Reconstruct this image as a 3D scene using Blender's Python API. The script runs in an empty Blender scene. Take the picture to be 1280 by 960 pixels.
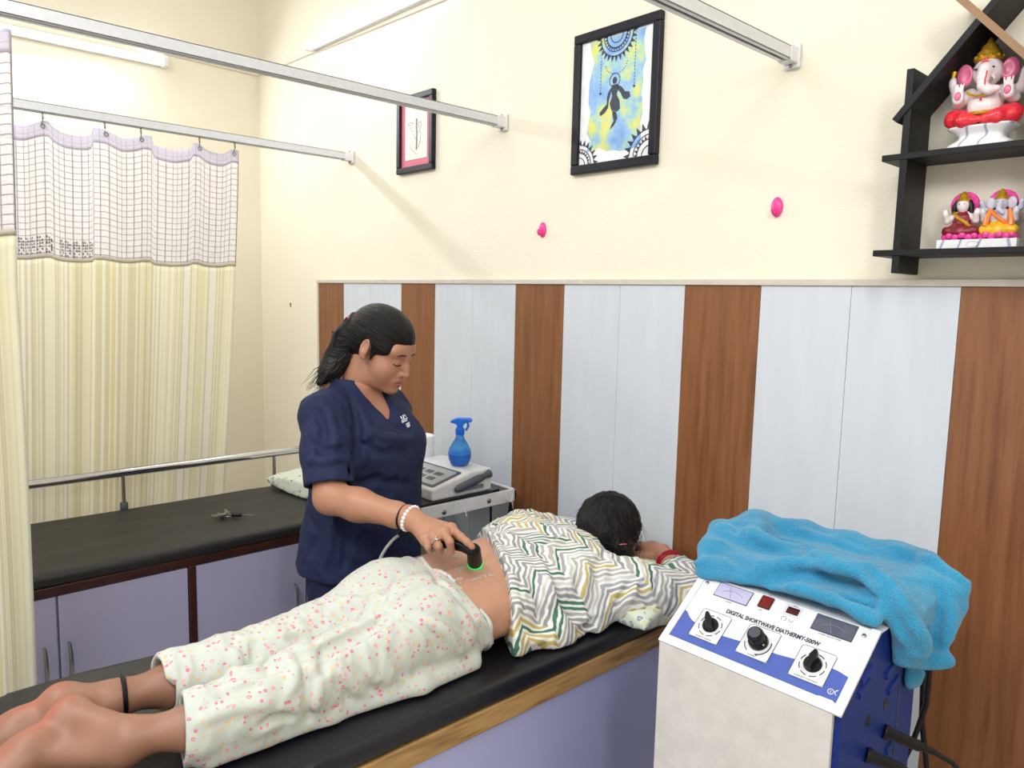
import bpy, math, random
import numpy as np
from mathutils import Vector, Matrix

# ------------------------------------------------------------------ camera, world, light, exposure
SC = bpy.context.scene
COL = SC.collection
FPX, YAW, PITCH, ROLL = 944.45, -0.824209, -0.116001, 0.022573
CAM = np.array([3.58706, -1.94774, 1.50062])
_fw = np.array([math.sin(YAW)*math.cos(PITCH), math.cos(YAW)*math.cos(PITCH), math.sin(PITCH)])
_r = np.array([math.cos(YAW), -math.sin(YAW), 0.0]); _u = np.cross(_r, _fw)
CR = _r*math.cos(ROLL) + _u*math.sin(ROLL)
CU = -_r*math.sin(ROLL) + _u*math.cos(ROLL)
CW = _fw
cam_data = bpy.data.cameras.new('camera'); cam = bpy.data.objects.new('camera', cam_data); COL.objects.link(cam)
cam.matrix_world = Matrix([[CR[i], CU[i], -CW[i], CAM[i]] for i in range(3)] + [[0, 0, 0, 1]])
cam_data.sensor_width = 36.0; cam_data.lens = FPX/1280*36.0; cam_data.clip_start = 0.02
SC.camera = cam

world = bpy.data.worlds.new('world'); SC.world = world; world.use_nodes = True
world.node_tree.nodes['Background'].inputs[0].default_value = (0.95, 0.97, 1.0, 1)
world.node_tree.nodes['Background'].inputs[1].default_value = 0.85
SC.view_settings.view_transform = 'Standard'; SC.view_settings.look = 'None'
SC.view_settings.gamma = 1.0; SC.view_settings.use_curve_mapping = False
SC.view_settings.exposure = 0.0
SC.cycles.use_denoising = True
SC.cycles.max_bounces = 8

def area(name, loc, target, sx, sy, power, color=(1, 1, 1)):
    d = bpy.data.lights.new(name, 'AREA'); d.shape = 'RECTANGLE'; d.size = sx; d.size_y = sy
    d.energy = power; d.color = color
    o = bpy.data.objects.new(name, d); COL.objects.link(o); o.location = loc
    o.rotation_euler = (Vector(target)-Vector(loc)).to_track_quat('-Z', 'Y').to_euler()
    return o
area('ceiling_light_glow', (3.1, -2.9, 3.15), (2.5, -0.9, 0.5), 1.4, 0.9, 52, (0.97, 0.985, 1))
area('ceiling_light_glow', (1.6, -2.4, 3.15), (1.5, -1.5, 0), 1.3, 0.6, 27, (0.97, 0.985, 1))
area('tube_and_fill_glow', (4.45, -1.9, 2.45), (2.2, -0.9, 0.8), 0.25, 1.2, 27, (0.96, 0.98, 1))  # added fill lamp by the unseen right wall, brightens faces turned to +X
area('tube_and_fill_glow', (-0.60, -1.10, 2.69), (1.2, -0.9, 1.0), 1.15, 0.05, 19, (0.93, 0.97, 1))
area('tube_and_fill_glow', (0.50, -0.10, 2.70), (0.9, -1.0, 0.9), 0.05, 1.15, 5, (0.93, 0.97, 1))

# ------------------------------------------------------------------ helpers
R_ = np.random.RandomState(7)
ZD = 1.56
def ray(px, py):
    return CW + CR*(px-640)/FPX - CU*(py-480)/FPX
def at(px, py, X=None, Y=None, Z=None):
    d = ray(px, py)
    if X is not None: t = (X-CAM[0])/d[0]
    elif Y is not None: t = (Y-CAM[1])/d[1]
    else: t = (Z-CAM[2])/d[2]
    return CAM + t*d
def V3(*a): return np.array(a, float)
def nrm(v): v = np.asarray(v, float); return v/np.linalg.norm(v)

def lin(c):
    out = []
    for x in c[:3]:
        x = x/255.0
        out.append(x/12.92 if x <= 0.04045 else ((x+0.055)/1.055)**2.4)
    return tuple(out)+(1.0,)

class MB:
    def __init__(s): s.v = []; s.f = []
    def add(s, vs, fs):
        n = len(s.v); s.v += [tuple(map(float, p)) for p in vs]; s.f += [tuple(i+n for i in q) for q in fs]; return s
    def box(s, lo, hi, M=None, o=(0, 0, 0)):
        x0, y0, z0 = lo; x1, y1, z1 = hi
        vs = [V3(x, y, z) for z in (z0, z1) for x, y in ((x0, y0), (x1, y0), (x1, y1), (x0, y1))]
        if M is not None: vs = [np.asarray(o, float)+sum(v[i]*np.asarray(M[i], float) for i in range(3)) for v in vs]
        return s.add(vs, [(3, 2, 1, 0), (4, 5, 6, 7), (0, 1, 5, 4), (1, 2, 6, 5), (2, 3, 7, 6), (3, 0, 4, 7)])
    def tube(s, path, r, n=12, caps=True, closed=False, flat=None):
        P = [np.asarray(p, float) for p in path]; m = len(P)
        rr = [r]*m if np.isscalar(r) else list(r)
        T = []
        for i in range(m):
            if closed: t = P[(i+1) % m]-P[i-1]
            else: t = P[min(i+1, m-1)]-P[max(i-1, 0)]
            T.append(nrm(t))
        a = V3(0, 0, 1) if abs(T[0][2]) < 0.9 else V3(1, 0, 0)
        u = nrm(np.cross(T[0], a)); vs = []
        for i in range(m):
            u = nrm(u-T[i]*(u@T[i])); w = np.cross(T[i], u)
            for k in range(n):
                an = 2*math.pi*k/n
                q = u*math.cos(an)+w*math.sin(an)
                if flat is not None: fn, fs = flat; q = q-np.asarray(fn)*(q@np.asarray(fn))*(1-fs)
                vs.append(P[i]+q*rr[i])
        fs = []
        for i in range(m if closed else m-1):
            j = (i+1) % m
            for k in range(n):
                l = (k+1) % n
                fs.append((i*n+k, i*n+l, j*n+l, j*n+k))
        if caps and not closed:
            fs.append(tuple(range(n-1, -1, -1))); fs.append(tuple((m-1)*n+k for k in range(n)))
        return s.add(vs, fs)
    def lathe(s, prof, n=24, o=(0, 0, 0), ax=(0, 0, 1), ref=None):
        ax = nrm(ax); a = V3(1, 0, 0) if abs(ax[0]) < 0.9 else V3(0, 1, 0)
        u = nrm(np.cross(ax, a)); w = np.cross(ax, u); vs = []; o = np.asarray(o, float)
        for (r, h) in prof:
            for k in range(n):
                an = 2*math.pi*k/n
                vs.append(o+ax*h+(u*math.cos(an)+w*math.sin(an))*max(r, 1e-5))
        m = len(prof); fs = []
        for i in range(m-1):
            for k in range(n):
                l = (k+1) % n
                fs.append((i*n+k, i*n+l, (i+1)*n+l, (i+1)*n+k))
        fs.append(tuple(range(n-1, -1, -1))); fs.append(tuple((m-1)*n+k for k in range(n)))
        return s.add(vs, fs)
    def ball(s, c, r, n=12, M=None):
        r = (r, r, r) if np.isscalar(r) else r
        m = n//2+1; vs = []; fs = []
        for i in range(m):
            th = math.pi*i/(m-1)
            for k in range(n):
                an = 2*math.pi*k/n
                q = V3(math.sin(th)*math.cos(an)*r[0], math.sin(th)*math.sin(an)*r[1], math.cos(th)*r[2])
                if i in (0, m-1): q = q+V3(math.cos(an), math.sin(an), 0)*1e-5
                if M is not None: q = sum(q[j]*np.asarray(M[j], float) for j in range(3))
                vs.append(np.asarray(c, float)+q)
        for i in range(m-1):
            for k in range(n):
                l = (k+1) % n
                fs.append((i*n+k, (i+1)*n+k, (i+1)*n+l, i*n+l))
        return s.add(vs, fs)
    def prism(s, poly, o, e1, e2, e3):
        """polygon (u,v) in e1,e2 at o, thickened along e3"""
        o, e1, e2, e3 = [np.asarray(q, float) for q in (o, e1, e2, e3)]; n = len(poly)
        vs = [o+e1*p[0]+e2*p[1] for p in poly]+[o+e1*p[0]+e2*p[1]+e3 for p in poly]
        fs = [tuple(range(n-1, -1, -1)), tuple(range(n, 2*n))]+[(i, (i+1) % n, n+(i+1) % n, n+i) for i in range(n)]
        return s.add(vs, fs)
    def rbox(s, lo, hi, r, o, e1, e2, e3, seg=4):
        """rounded rectangle lo..hi in (e1,e2) at o, thick e3"""
        x0, y0 = lo; x1, y1 = hi; poly = []
        for cx, cy, a0 in ((x1-r, y1-r, 0), (x0+r, y1-r, 90), (x0+r, y0+r, 180), (x1-r, y0+r, 270)):
            for i in range(seg+1):
                a = math.radians(a0+90*i/seg); poly.append((cx+r*math.cos(a), cy+r*math.sin(a)))
        return s.prism(poly, o, e1, e2, e3)
    def arc(s, o, e1, e2, r, a0, a1, w, n=14, h=None):
        pts = [np.asarray(o)+np.asarray(e1)*math.cos(math.radians(a0+(a1-a0)*i/n))*r+np.asarray(e2)*math.sin(math.radians(a0+(a1-a0)*i/n))*r for i in range(n+1)]
        return s.tube(pts, w, 6)
    def text(s, body, size, o, e1, e2, ext=0.0004, align='LEFT', sx=1.0, bold=0.0):
        cu = bpy.data.curves.new('lettering', 'FONT'); cu.body = body; cu.size = size; cu.extrude = ext
        cu.align_x = align; cu.offset = bold; cu.resolution_u = 3
        ob = bpy.data.objects.new('lettering', cu); COL.objects.link(ob)
        dg = bpy.context.evaluated_depsgraph_get(); me = bpy.data.meshes.new_from_object(ob.evaluated_get(dg))
        e1, e2 = np.asarray(e1, float), np.asarray(e2, float); e3 = np.cross(e1, e2)
        s.add([np.asarray(o)+e1*v.co[0]*sx+e2*v.co[1]+e3*v.co[2] for v in me.vertices], [tuple(p.vertices) for p in me.polygons])
        bpy.data.objects.remove(ob); bpy.data.curves.remove(cu); bpy.data.meshes.remove(me)
        return s

WORLD = {}
def tag(o, label=None, cat=None, group=None, kind=None):
    for k, v in (('label', label), ('category', cat), ('group', group), ('kind', kind)):
        if v: o[k] = v
    return o
def thing(name, loc, label, cat, group=None):
    o = bpy.data.objects.new(name, None); COL.objects.link(o); o.location = tuple(map(float, loc)); o.empty_display_size = 0.05
    WORLD[o.name] = np.asarray(loc, float); return tag(o, label, cat, group)
def link_mesh(name, me, mat, parent=None, loc=(0, 0, 0)):
    o = bpy.data.objects.new(name, me); COL.objects.link(o)
    if mat: me.materials.append(mat)
    if parent is not None: o.parent = parent; WORLD[o.name] = WORLD[parent.name]
    else: o.location = tuple(map(float, loc)); WORLD[o.name] = np.asarray(loc, float)
    return o
def part(name, mb, mat, parent=None, loc=(0, 0, 0), smooth=True, bevel=0.0, label=None, angle=40, seg=2):
    base = WORLD[parent.name] if parent is not None else np.asarray(loc, float)
    me = bpy.data.meshes.new(name)
    me.from_pydata([tuple(np.asarray(v)-base) for v in mb.v], [], mb.f); me.update()
    if smooth:
        me.polygons.foreach_set('use_smooth', [True]*len(me.polygons)); me.set_sharp_from_angle(angle=math.radians(angle))
    o = link_mesh(name, me, mat, parent, loc)
    if bevel > 0:
        m = o.modifiers.new('bevel', 'BEVEL'); m.width = bevel; m.segments = seg; m.limit_method = 'ANGLE'; m.angle_limit = math.radians(50)
    if label: o['label'] = label
    return o
def single(name, mb, mat, loc, label, cat, group=None, **k):
    return tag(part(name, mb, mat, None, loc, **k), label, cat, group)
def struct(name, mb, mat, **k):
    return tag(part(name, mb, mat, **k), kind='structure')
def copy_tree(o, loc, label=None):
    c = o.copy(); COL.objects.link(c); c.location = tuple(map(float, loc)); WORLD[c.name] = np.asarray(loc, float)
    if label: c['label'] = label
    for ch in list(o.children):
        d = ch.copy(); COL.objects.link(d); d.parent = c
        for g in list(ch.children):
            e = g.copy(); COL.objects.link(e); e.parent = d
    return c

# ------------------------------------------------------------------ node materials
class NB:
    def __init__(s, name):
        s.m = bpy.data.materials.new(name); s.m.use_nodes = True; s.t = s.m.node_tree; s.b = s.t.nodes['Principled BSDF']
    def n(s, typ, **k):
        nd = s.t.nodes.new(typ)
        for a, v in k.items():
            if a.startswith('i_'):
                key = a[2:]; key = int(key) if key.isdigit() else key.replace('_', ' ')
                if hasattr(v, 'is_linked') and hasattr(v, 'node'): s.t.links.new(v, nd.inputs[key])
                else: nd.inputs[key].default_value = v
            else: setattr(nd, a, v)
        return nd
    def set(s, name, v):
        if hasattr(v, 'node'): s.t.links.new(v, s.b.inputs[name])
        else: s.b.inputs[name].default_value = v
        return s
    def math(s, op, a, b=0.0, c=None):
        nd = s.n('ShaderNodeMath', operation=op)
        for i, v in enumerate((a, b) if c is None else (a, b, c)):
            if hasattr(v, 'node'): s.t.links.new(v, nd.inputs[i])
            else: nd.inputs[i].default_value = v
        return nd.outputs[0]
    def mix(s, f, a, b, blend='MIX'):
        nd = s.n('ShaderNodeMix', data_type='RGBA', blend_type=blend)
        for i, v in ((0, f), (6, a), (7, b)):
            if hasattr(v, 'node'): s.t.links.new(v, nd.inputs[i])
            else: nd.inputs[i].default_value = v
        return nd.outputs[2]
    def ramp(s, f, stops, interp='LINEAR'):
        nd = s.n('ShaderNodeValToRGB'); cr = nd.color_ramp; cr.interpolation = interp
        while len(cr.elements) < len(stops): cr.elements.new(0.5)
        for e, (p, c) in zip(cr.elements, stops): e.position = p; e.color = c if len(c) == 4 else lin(c)
        s.t.links.new(f, nd.inputs[0]); return nd.outputs[0]
    def coord(s, kind='Object', scale=(1, 1, 1)):
        c = s.n('ShaderNodeTexCoord'); mp = s.n('ShaderNodeMapping'); mp.inputs['Scale'].default_value = scale
        s.t.links.new(c.outputs[kind], mp.inputs[0]); return mp.outputs[0]
    def noise(s, vec, scale, detail=3, rough=0.5):
        return s.n('ShaderNodeTexNoise', i_Vector=vec, i_Scale=scale, i_Detail=detail, i_Roughness=rough).outputs[0]
    def bump(s, h, strength=0.3, dist=0.01):
        nd = s.n('ShaderNodeBump', i_Height=h, i_Strength=strength, i_Distance=dist)
        s.t.links.new(nd.outputs[0], s.b.inputs['Normal']); return s
def simple(name, rgb, rough=0.5, metal=0.0, var=0.06, nscale=30, bump=0.0, spec=0.5, coat=0.0, trans=0.0, emit=None):
    b = NB(name); c = lin(rgb); co = b.coord()
    nz = b.noise(co, nscale)
    dark = tuple(x*(1-var) for x in c[:3])+(1,); lite = tuple(min(1, x*(1+var)) for x in c[:3])+(1,)
    b.set('Base Color', b.ramp(nz, [(0.3, dark), (0.7, lite)])); b.set('Roughness', rough); b.set('Metallic', metal)
    b.set('Specular IOR Level', spec)
    if coat: b.set('Coat Weight', coat)
    if trans: b.set('Transmission Weight', trans)
    if bump: b.bump(nz, bump, 0.002)
    if emit: b.set('Emission Color', lin(emit[0])); b.set('Emission Strength', emit[1])
    return b.m

M = {}
def wall_mat(name, rgb):
    b = NB(name); co = b.coord()
    n1 = b.noise(co, 2.2, 4); n2 = b.noise(b.coord(scale=(1, 1, 3)), 55, 3)
    c = lin(rgb)
    b.set('Base Color', b.ramp(n1, [(0.3, tuple(x*0.97 for x in c[:3])+(1,)), (0.7, c)])); b.set('Roughness', 0.75)
    b.bump(n2, 0.22, 0.004); return b.m
M['wall'] = wall_mat('cream_plaster', (239, 231, 211))
M['ceiling'] = wall_mat('ceiling_paint', (245, 245, 242))
b = NB('pvc_wood'); co = b.coord(scale=(9, 9, 0.55)); n1 = b.noise(co, 6, 6, 0.6); n2 = b.noise(b.coord(scale=(30, 30, 1.2)), 8, 4)
b.set('Base Color', b.mix(b.math('MULTIPLY', n2, 0.5), b.ramp(n1, [(0.3, (112, 68, 38)), (0.5, (138, 88, 52)), (0.72, (152, 102, 64))]), lin((106, 64, 38))))
b.set('Roughness', 0.38); b.bump(n1, 0.05, 0.001); M['pvc_wood'] = b.m
b = NB('pvc_white'); co = b.coord(scale=(6, 6, 1)); n1 = b.noise(co, 4, 3)
b.set('Base Color', b.ramp(n1, [(0.3, (203, 208, 217)), (0.7, (209, 214, 222))])); b.set('Roughness', 0.3); M['pvc_white'] = b.m
M['trim'] = simple('beige_trim', (205, 196, 184), 0.45)
M['alu'] = simple('brushed_aluminium', (216, 218, 224), 0.4, 0.3, 0.04, 60)
M['alu_dark'] = simple('rail_slot', (70, 72, 78), 0.5, 0.6)
M['chrome'] = simple('chrome', (205, 205, 208), 0.12, 1.0, 0.03)
M['steel'] = simple('worn_steel', (150, 148, 144), 0.3, 0.9)
M['lilac'] = simple('lilac_laminate', (174, 170, 200), 0.4, 0, 0.03, 4)
M['lilac_blue'] = simple('blue_lilac_laminate', (164, 168, 212), 0.4, 0, 0.04, 4)
M['redwood'] = simple('dark_stained_wood', (58, 27, 18), 0.4, 0, 0.25, 25)
b = NB('raw_wood'); co = b.coord(scale=(14, 1.2, 14)); n1 = b.noise(co, 6, 5)
b.set('Base Color', b.ramp(n1, [(0.3, (128, 92, 52)), (0.6, (176, 140, 88)), (0.8, (150, 112, 66))])); b.set('Roughness', 0.6); M['rawwood'] = b.m
def leather(name, rgb, rough):
    b = NB(name); co = b.coord(); n = b.n('ShaderNodeTexVoronoi', i_Vector=co, i_Scale=420).outputs[0]; big = b.noise(co, 5, 3)
    c = lin(rgb); b.set('Base Color', b.ramp(big, [(0.3, tuple(x*0.8 for x in c[:3])+(1,)), (0.7, c)])); b.set('Roughness', rough)
    b.bump(b.math('ADD', b.math('MULTIPLY', n, 0.15), b.math('MULTIPLY', big, 0.9)), 0.35, 0.006); return b.m
M['rexine_grey'] = leather('black_rexine', (35, 33, 33), 0.5)
M['rexine_navy'] = leather('navy_black_rexine', (17, 17, 26), 0.36)
M['black'] = simple('black_plastic', (11, 11, 12), 0.4, spec=0.3)
M['black_gloss'] = simple('glossy_black_plastic', (9, 9, 10), 0.15, spec=0.35)
M['shelf'] = simple('black_laminate', (20, 19, 22), 0.5, 0, 0.15, 20, spec=0.3)
M['shelf_edge'] = simple('raw_brown_edge', (150, 116, 84), 0.6)
M['frame'] = simple('black_frame', (24, 23, 34), 0.4, spec=0.3)
M['white'] = simple('white_enamel', (224, 224, 226), 0.35)
M['beige_white'] = simple('grey_white_enamel', (208, 203, 198), 0.4)
M['blue_side'] = simple('royal_blue_enamel', (16, 40, 112), 0.5, spec=0.25)
M['blue_print'] = simple('blue_print', (72, 92, 172), 0.35)
M['ink'] = simple('dark_ink', (52, 56, 74), 0.5)
M['ink_grey'] = simple('grey_ink', (128, 130, 140), 0.5)
M['red_led'] = simple('red_display', (104, 4, 8), 0.2, emit=((150, 8, 12), 0.05))
M['red_dark'] = simple('dark_red_display', (70, 8, 12), 0.12)
M['lcd'] = simple('lcd_screen', (168, 178, 178), 0.15)
M['meter'] = simple('meter_face', (186, 180, 214), 0.08, coat=0.6)
M['meter_dark'] = simple('dark_meter_face', (84, 86, 104), 0.08, coat=0.6)
M['grey'] = simple('grey_plastic', (120, 122, 128), 0.4)
M['dark_grey'] = simple('slate_grey_plastic', (72, 76, 86), 0.35)
M['pink'] = simple('pink_plastic', (236, 62, 150), 0.3)
M['paper'] = simple('white_paper', (238, 238, 240), 0.8)
M['tube'] = simple('tube_glow', (255, 255, 255), 0.4, emit=((244, 248, 255), 5.0))
M['cable'] = simple('grey_cable', (196, 196, 192), 0.45)
M['thread'] = simple('white_thread', (232, 234, 238), 0.8)
M['green_glow'] = simple('green_ring', (20, 210, 110), 0.3, emit=((20, 230, 110), 0.7))
M['wine'] = simple('red_bangle', (150, 20, 40), 0.25)
M['red_speck'] = simple('red_brown_clay', (140, 52, 40), 0.6)
b = NB('blue_bottle_plastic'); b.set('Base Color', lin((96, 186, 255))); b.set('Roughness', 0.12); b.set('Transmission Weight', 0.75); b.set('IOR', 1.3)
vb = b.n('ShaderNodeTexVoronoi', i_Vector=b.coord(scale=(1, 1, 1)), i_Scale=170).outputs[0]; b.bump(vb, 0.5, 0.002); M['bottle'] = b.m
M['bottle_head'] = simple('blue_trigger_plastic', (20, 110, 225), 0.3)
b = NB('blue_liquid'); b.set('Base Color', lin((20, 110, 235))); b.set('Roughness', 0.08); b.set('Transmission Weight', 0.3); b.set('IOR', 1.33); M['liquid'] = b.m
b = NB('clear_gel'); b.set('Base Color', (0.75, 0.86, 0.80, 1)); b.set('Roughness', 0.04); b.set('Alpha', 0.22); b.set('Specular IOR Level', 1.0); M['gel'] = b.m
b = NB('floor_tile'); br = b.n('ShaderNodeTexBrick', i_Vector=b.coord(), i_Scale=1.0)
br.offset = 0.0; br.inputs['Brick Width'].default_value = 0.6; br.inputs['Row Height'].default_value = 0.6; br.inputs['Mortar Size'].default_value = 0.004
br.inputs['Color1'].default_value = lin((206, 198, 186)); br.inputs['Color2'].default_value = lin((200, 193, 182)); br.inputs['Mortar'].default_value = lin((150, 142, 132))
b.set('Base Color', br.outputs[0]); b.set('Roughness', 0.25); M['floor'] = b.m

# ---- skin: base tone times a painted-on 'tint' (lips, heels, shade painted on the feet), fine bump
def skin(name, rgb):
    b = NB(name); a = b.n('ShaderNodeAttribute', attribute_name='tint'); co = b.coord()
    n1 = b.noise(co, 9, 3); n2 = b.noise(co, 260, 2); c = lin(rgb)
    base = b.ramp(n1, [(0.3, tuple(x*0.9 for x in c[:3])+(1,)), (0.7, tuple(x*1.06 for x in c[:3])+(1,))])
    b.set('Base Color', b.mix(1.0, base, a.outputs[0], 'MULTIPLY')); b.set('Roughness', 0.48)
    b.set('Subsurface Weight', 0.12); b.set('Subsurface Radius', (0.01, 0.004, 0.002)); b.set('Subsurface Scale', 0.4)
    b.bump(n2, 0.06, 0.001); return b.m
M['skin_standing'] = skin('brown_skin', (176, 126, 100))
M['skin_lying'] = skin('warm_brown_skin', (198, 148, 122))
b = NB('black_hair'); co = b.coord(scale=(1, 1, 1)); a = b.n('ShaderNodeAttribute', attribute_name='flow')
st = b.n('ShaderNodeTexNoise', i_Vector=a.outputs['Vector'], i_Scale=1.0, i_Detail=4.0).outputs[0]
b.set('Base Color', b.ramp(st, [(0.35, (7, 6, 7)), (0.7, (24, 20, 21))])); b.set('Roughness', 0.33); b.set('Specular IOR Level', 0.22)
b.bump(st, 0.9, 0.006); M['hair'] = b.m
M['hair_strand'] = simple('hair_strand', (16, 14, 15), 0.5)
def cloth(name, rgb, rough=0.85, bscale=38, bst=0.35, weave=0):
    b = NB(name); co = b.coord(); n1 = b.noise(co, bscale, 4); n0 = b.noise(co, 7, 3); c = lin(rgb)
    b.set('Base Color', b.ramp(n0, [(0.3, tuple(x*0.86 for x in c[:3])+(1,)), (0.7, tuple(x*1.08 for x in c[:3])+(1,))])); b.set('Roughness', rough)
    b.bump(n1, bst, 0.008); return b.m
M['scrub'] = cloth('navy_scrub_cloth', (11, 25, 66), 0.8, 24, 0.55, 0)
M['scrub_seam'] = cloth('navy_scrub_seam', (9, 20, 54), 0.8)
# towel: terry loops
b = NB('blue_terry'); co = b.coord(); n1 = b.noise(co, 300, 2); n0 = b.noise(co, 9, 3)
b.set('Base Color', b.mix(b.math('MULTIPLY', n1, 0.6), b.ramp(n0, [(0.3, (38, 142, 186)), (0.7, (58, 166, 208))]), lin((26, 112, 156)))); b.set('Roughness', 0.95); b.set('Sheen Weight', 0.3)
b.bump(n1, 1.0, 0.005); M['towel'] = b.m
# floral cotton of the trousers
def floral(name, base, scale=36, petals=((226, 92, 134), (236, 150, 160), (232, 190, 110)), leafc=(150, 196, 160), line=None):
    b = NB(name); co = b.coord(); wob = b.n('ShaderNodeTexNoise', i_Vector=co, i_Scale=120.0, i_Detail=2.0)
    cv = b.n('ShaderNodeVectorMath', operation='MULTIPLY_ADD'); b.t.links.new(wob.outputs['Color'], cv.inputs[0]); cv.inputs[1].default_value = (0.009, 0.009, 0.009); b.t.links.new(co, cv.inputs[2])
    v1 = b.n('ShaderNodeTexVoronoi', i_Vector=cv.outputs[0], i_Scale=float(scale), i_Randomness=0.75)
    v2 = b.n('ShaderNodeTexVoronoi', i_Vector=cv.outputs[0], i_Scale=float(scale)*1.35, i_Randomness=0.9)
    pick = b.n('ShaderNodeSeparateColor', i_0=v1.outputs['Color']).outputs[0]
    pc = b.ramp(pick, [(0.0, petals[0]), (0.45, petals[1]), (0.75, petals[2])], 'CONSTANT')
    m1 = b.math('LESS_THAN', v1.outputs['Distance'], 0.27)
    m1b = b.math('LESS_THAN', v1.outputs['Distance'], 0.09)
    pk2 = b.n('ShaderNodeSeparateColor', i_0=v2.outputs['Color']).outputs[1]
    m2 = b.math('MULTIPLY', b.math('LESS_THAN', v2.outputs['Distance'], 0.2), b.math('GREATER_THAN', pk2, 0.45))
    lc = b.ramp(pk2, [(0.0, leafc), (0.75, (236, 202, 120))], 'CONSTANT')
    c = b.mix(b.math('MULTIPLY', m2, 0.7), lin(base), lc); c = b.mix(b.math('MULTIPLY', m1, 0.85), c, pc); c = b.mix(m1b, c, lin((238, 214, 170)))
    b.set('Base Color', c); b.set('Roughness', 0.85); n1 = b.noise(b.coord(scale=(1, 1, 1)), 30, 4)
    b.bump(n1, 0.3, 0.006); return b.m
M['floral'] = floral('floral_cotton', (197, 202, 194), 70, ((220, 104, 142), (228, 150, 164), (222, 186, 128)), (160, 190, 165))
M['pillow_floral'] = floral('pillow_floral_cotton', (216, 222, 204), 34, ((110, 140, 170), (206, 190, 120), (214, 206, 150)), (130, 160, 130))
# chevron print of the tunic; uses the UVMap written by the builder (u across the body, v along it, metres)
def chevron(name):
    b = NB(name); uv = b.n('ShaderNodeUVMap', uv_map='UVMap'); sp = b.n('ShaderNodeSeparateXYZ', i_0=uv.outputs[0])
    wob = b.noise(uv.outputs[0], 18, 2)
    v = b.math('ADD', sp.outputs[1], b.math('MULTIPLY', wob, 0.016)); u = b.math('ADD', sp.outputs[0], b.math('MULTIPLY', wob, 0.03))
    tri = b.math('PINGPONG', v, 0.062)
    s = b.math('DIVIDE', b.math('ADD', u, b.math('MULTIPLY', tri, 1.05)), 0.0215)
    k = b.math('FLOOR', s); fr = b.math('FRACT', s)
    band = b.math('FLOOR', b.math('DIVIDE', v, 0.062))
    cb = b.n('ShaderNodeCombineXYZ', i_0=k, i_1=b.math('FLOOR', b.math('DIVIDE', v, 0.124)))
    wn = b.n('ShaderNodeTexWhiteNoise', i_Vector=cb.outputs[0], noise_dimensions='2D').outputs[0]
    col = b.ramp(wn, [(0.0, (150, 150, 156)), (0.30, (176, 172, 168)), (0.50, (196, 176, 112)), (0.66, (70, 118, 100)), (0.78, (206, 206, 206)), (0.9, (164, 162, 172))], 'CONSTANT')
    w = b.math('ADD', 0.42, b.math('MULTIPLY', b.noise(uv.outputs[0], 45, 2), 0.25))
    m = b.math('LESS_THAN', fr, w)
    b.set('Base Color', b.mix(m, lin((232, 232, 226)), col)); b.set('Roughness', 0.85)
    b.bump(b.noise(b.coord(), 34, 4), 0.35, 0.006); return b.m
M['chevron'] = chevron('chevron_print_cotton')
# curtains; UVMap in metres
def curtain_fabric(name):
    b = NB(name); uv = b.n('ShaderNodeUVMap', uv_map='UVMap'); sp = b.n('ShaderNodeSeparateXYZ', i_0=uv.outputs[0])
    cb = b.n('ShaderNodeCombineXYZ', i_0=sp.outputs[0]); n1 = b.n('ShaderNodeTexNoise', i_Vector=cb.outputs[0], i_Scale=17.0, i_Detail=4.0, noise_dimensions='3D').outputs[0]
    c = b.ramp(n1, [(0.28, (234, 226, 194)), (0.38, (248, 242, 210)), (0.45, (252, 250, 230)), (0.5, (238, 230, 196)), (0.55, (252, 250, 240)), (0.62, (246, 236, 188)), (0.7, (245, 247, 234))], 'CONSTANT')
    b.set('Base Color', c); b.set('Roughness', 0.8)
    tr = b.n('ShaderNodeBsdfTranslucent', i_0=c); mx = b.n('ShaderNodeMixShader', i_0=0.3)
    b.t.links.new(b.b.outputs[0], mx.inputs[1]); b.t.links.new(tr.outputs[0], mx.inputs[2])
    b.t.links.new(mx.outputs[0], b.t.nodes['Material Output'].inputs[0]); return b.m
M['curtain'] = curtain_fabric('striped_curtain_cotton')
def curtain_mesh(name, cell=0.0235, open_a=0.42):
    b = NB(name); uv = b.n('ShaderNodeUVMap', uv_map='UVMap'); sp = b.n('ShaderNodeSeparateXYZ', i_0=uv.outputs[0])
    gu = b.math('LESS_THAN', b.math('FRACT', b.math('DIVIDE', sp.outputs[0], cell)), 0.13)
    gv = b.math('LESS_THAN', b.math('FRACT', b.math('DIVIDE', sp.outputs[1], cell)), 0.12)
    g = b.math('MAXIMUM', gu, gv)
    b.set('Base Color', b.mix(g, lin((252, 249, 251)), lin((176, 166, 172)))); b.set('Roughness', 0.8)
    alpha = b.math('MAXIMUM', b.math('MULTIPLY', g, 0.85), open_a); b.set('Alpha', alpha); return b.m
M['netting'] = curtain_mesh('curtain_netting', .0235, .5)
def band_mat(name):
    b = NB(name); uv = b.n('ShaderNodeUVMap', uv_map='UVMap'); sp = b.n('ShaderNodeSeparateXYZ', i_0=uv.outputs[0])
    gu = b.math('LESS_THAN', b.math('FRACT', b.math('DIVIDE', sp.outputs[0], 0.0235)), 0.16); gv = b.math('LESS_THAN', b.math('FRACT', b.math('DIVIDE', sp.outputs[1], 0.0235)), 0.14)
    b.set('Base Color', b.mix(b.math('MULTIPLY', b.math('MAXIMUM', gu, gv), 0.5), lin((222, 216, 232)), lin((184, 174, 188)))); b.set('Roughness', 0.8); return b.m
M['band'] = band_mat('curtain_heading_band')
M['hem_band'] = simple('curtain_seam', (190, 180, 164), 0.85)
M['dark_weave'] = simple('dark_woven_marks', (112, 98, 102), 0.85)
M['mat_red'] = simple('rose_mount', (208, 110, 130), 0.6)
M['art_cream'] = simple('cream_print_paper', (240, 232, 216), 0.6)
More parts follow.
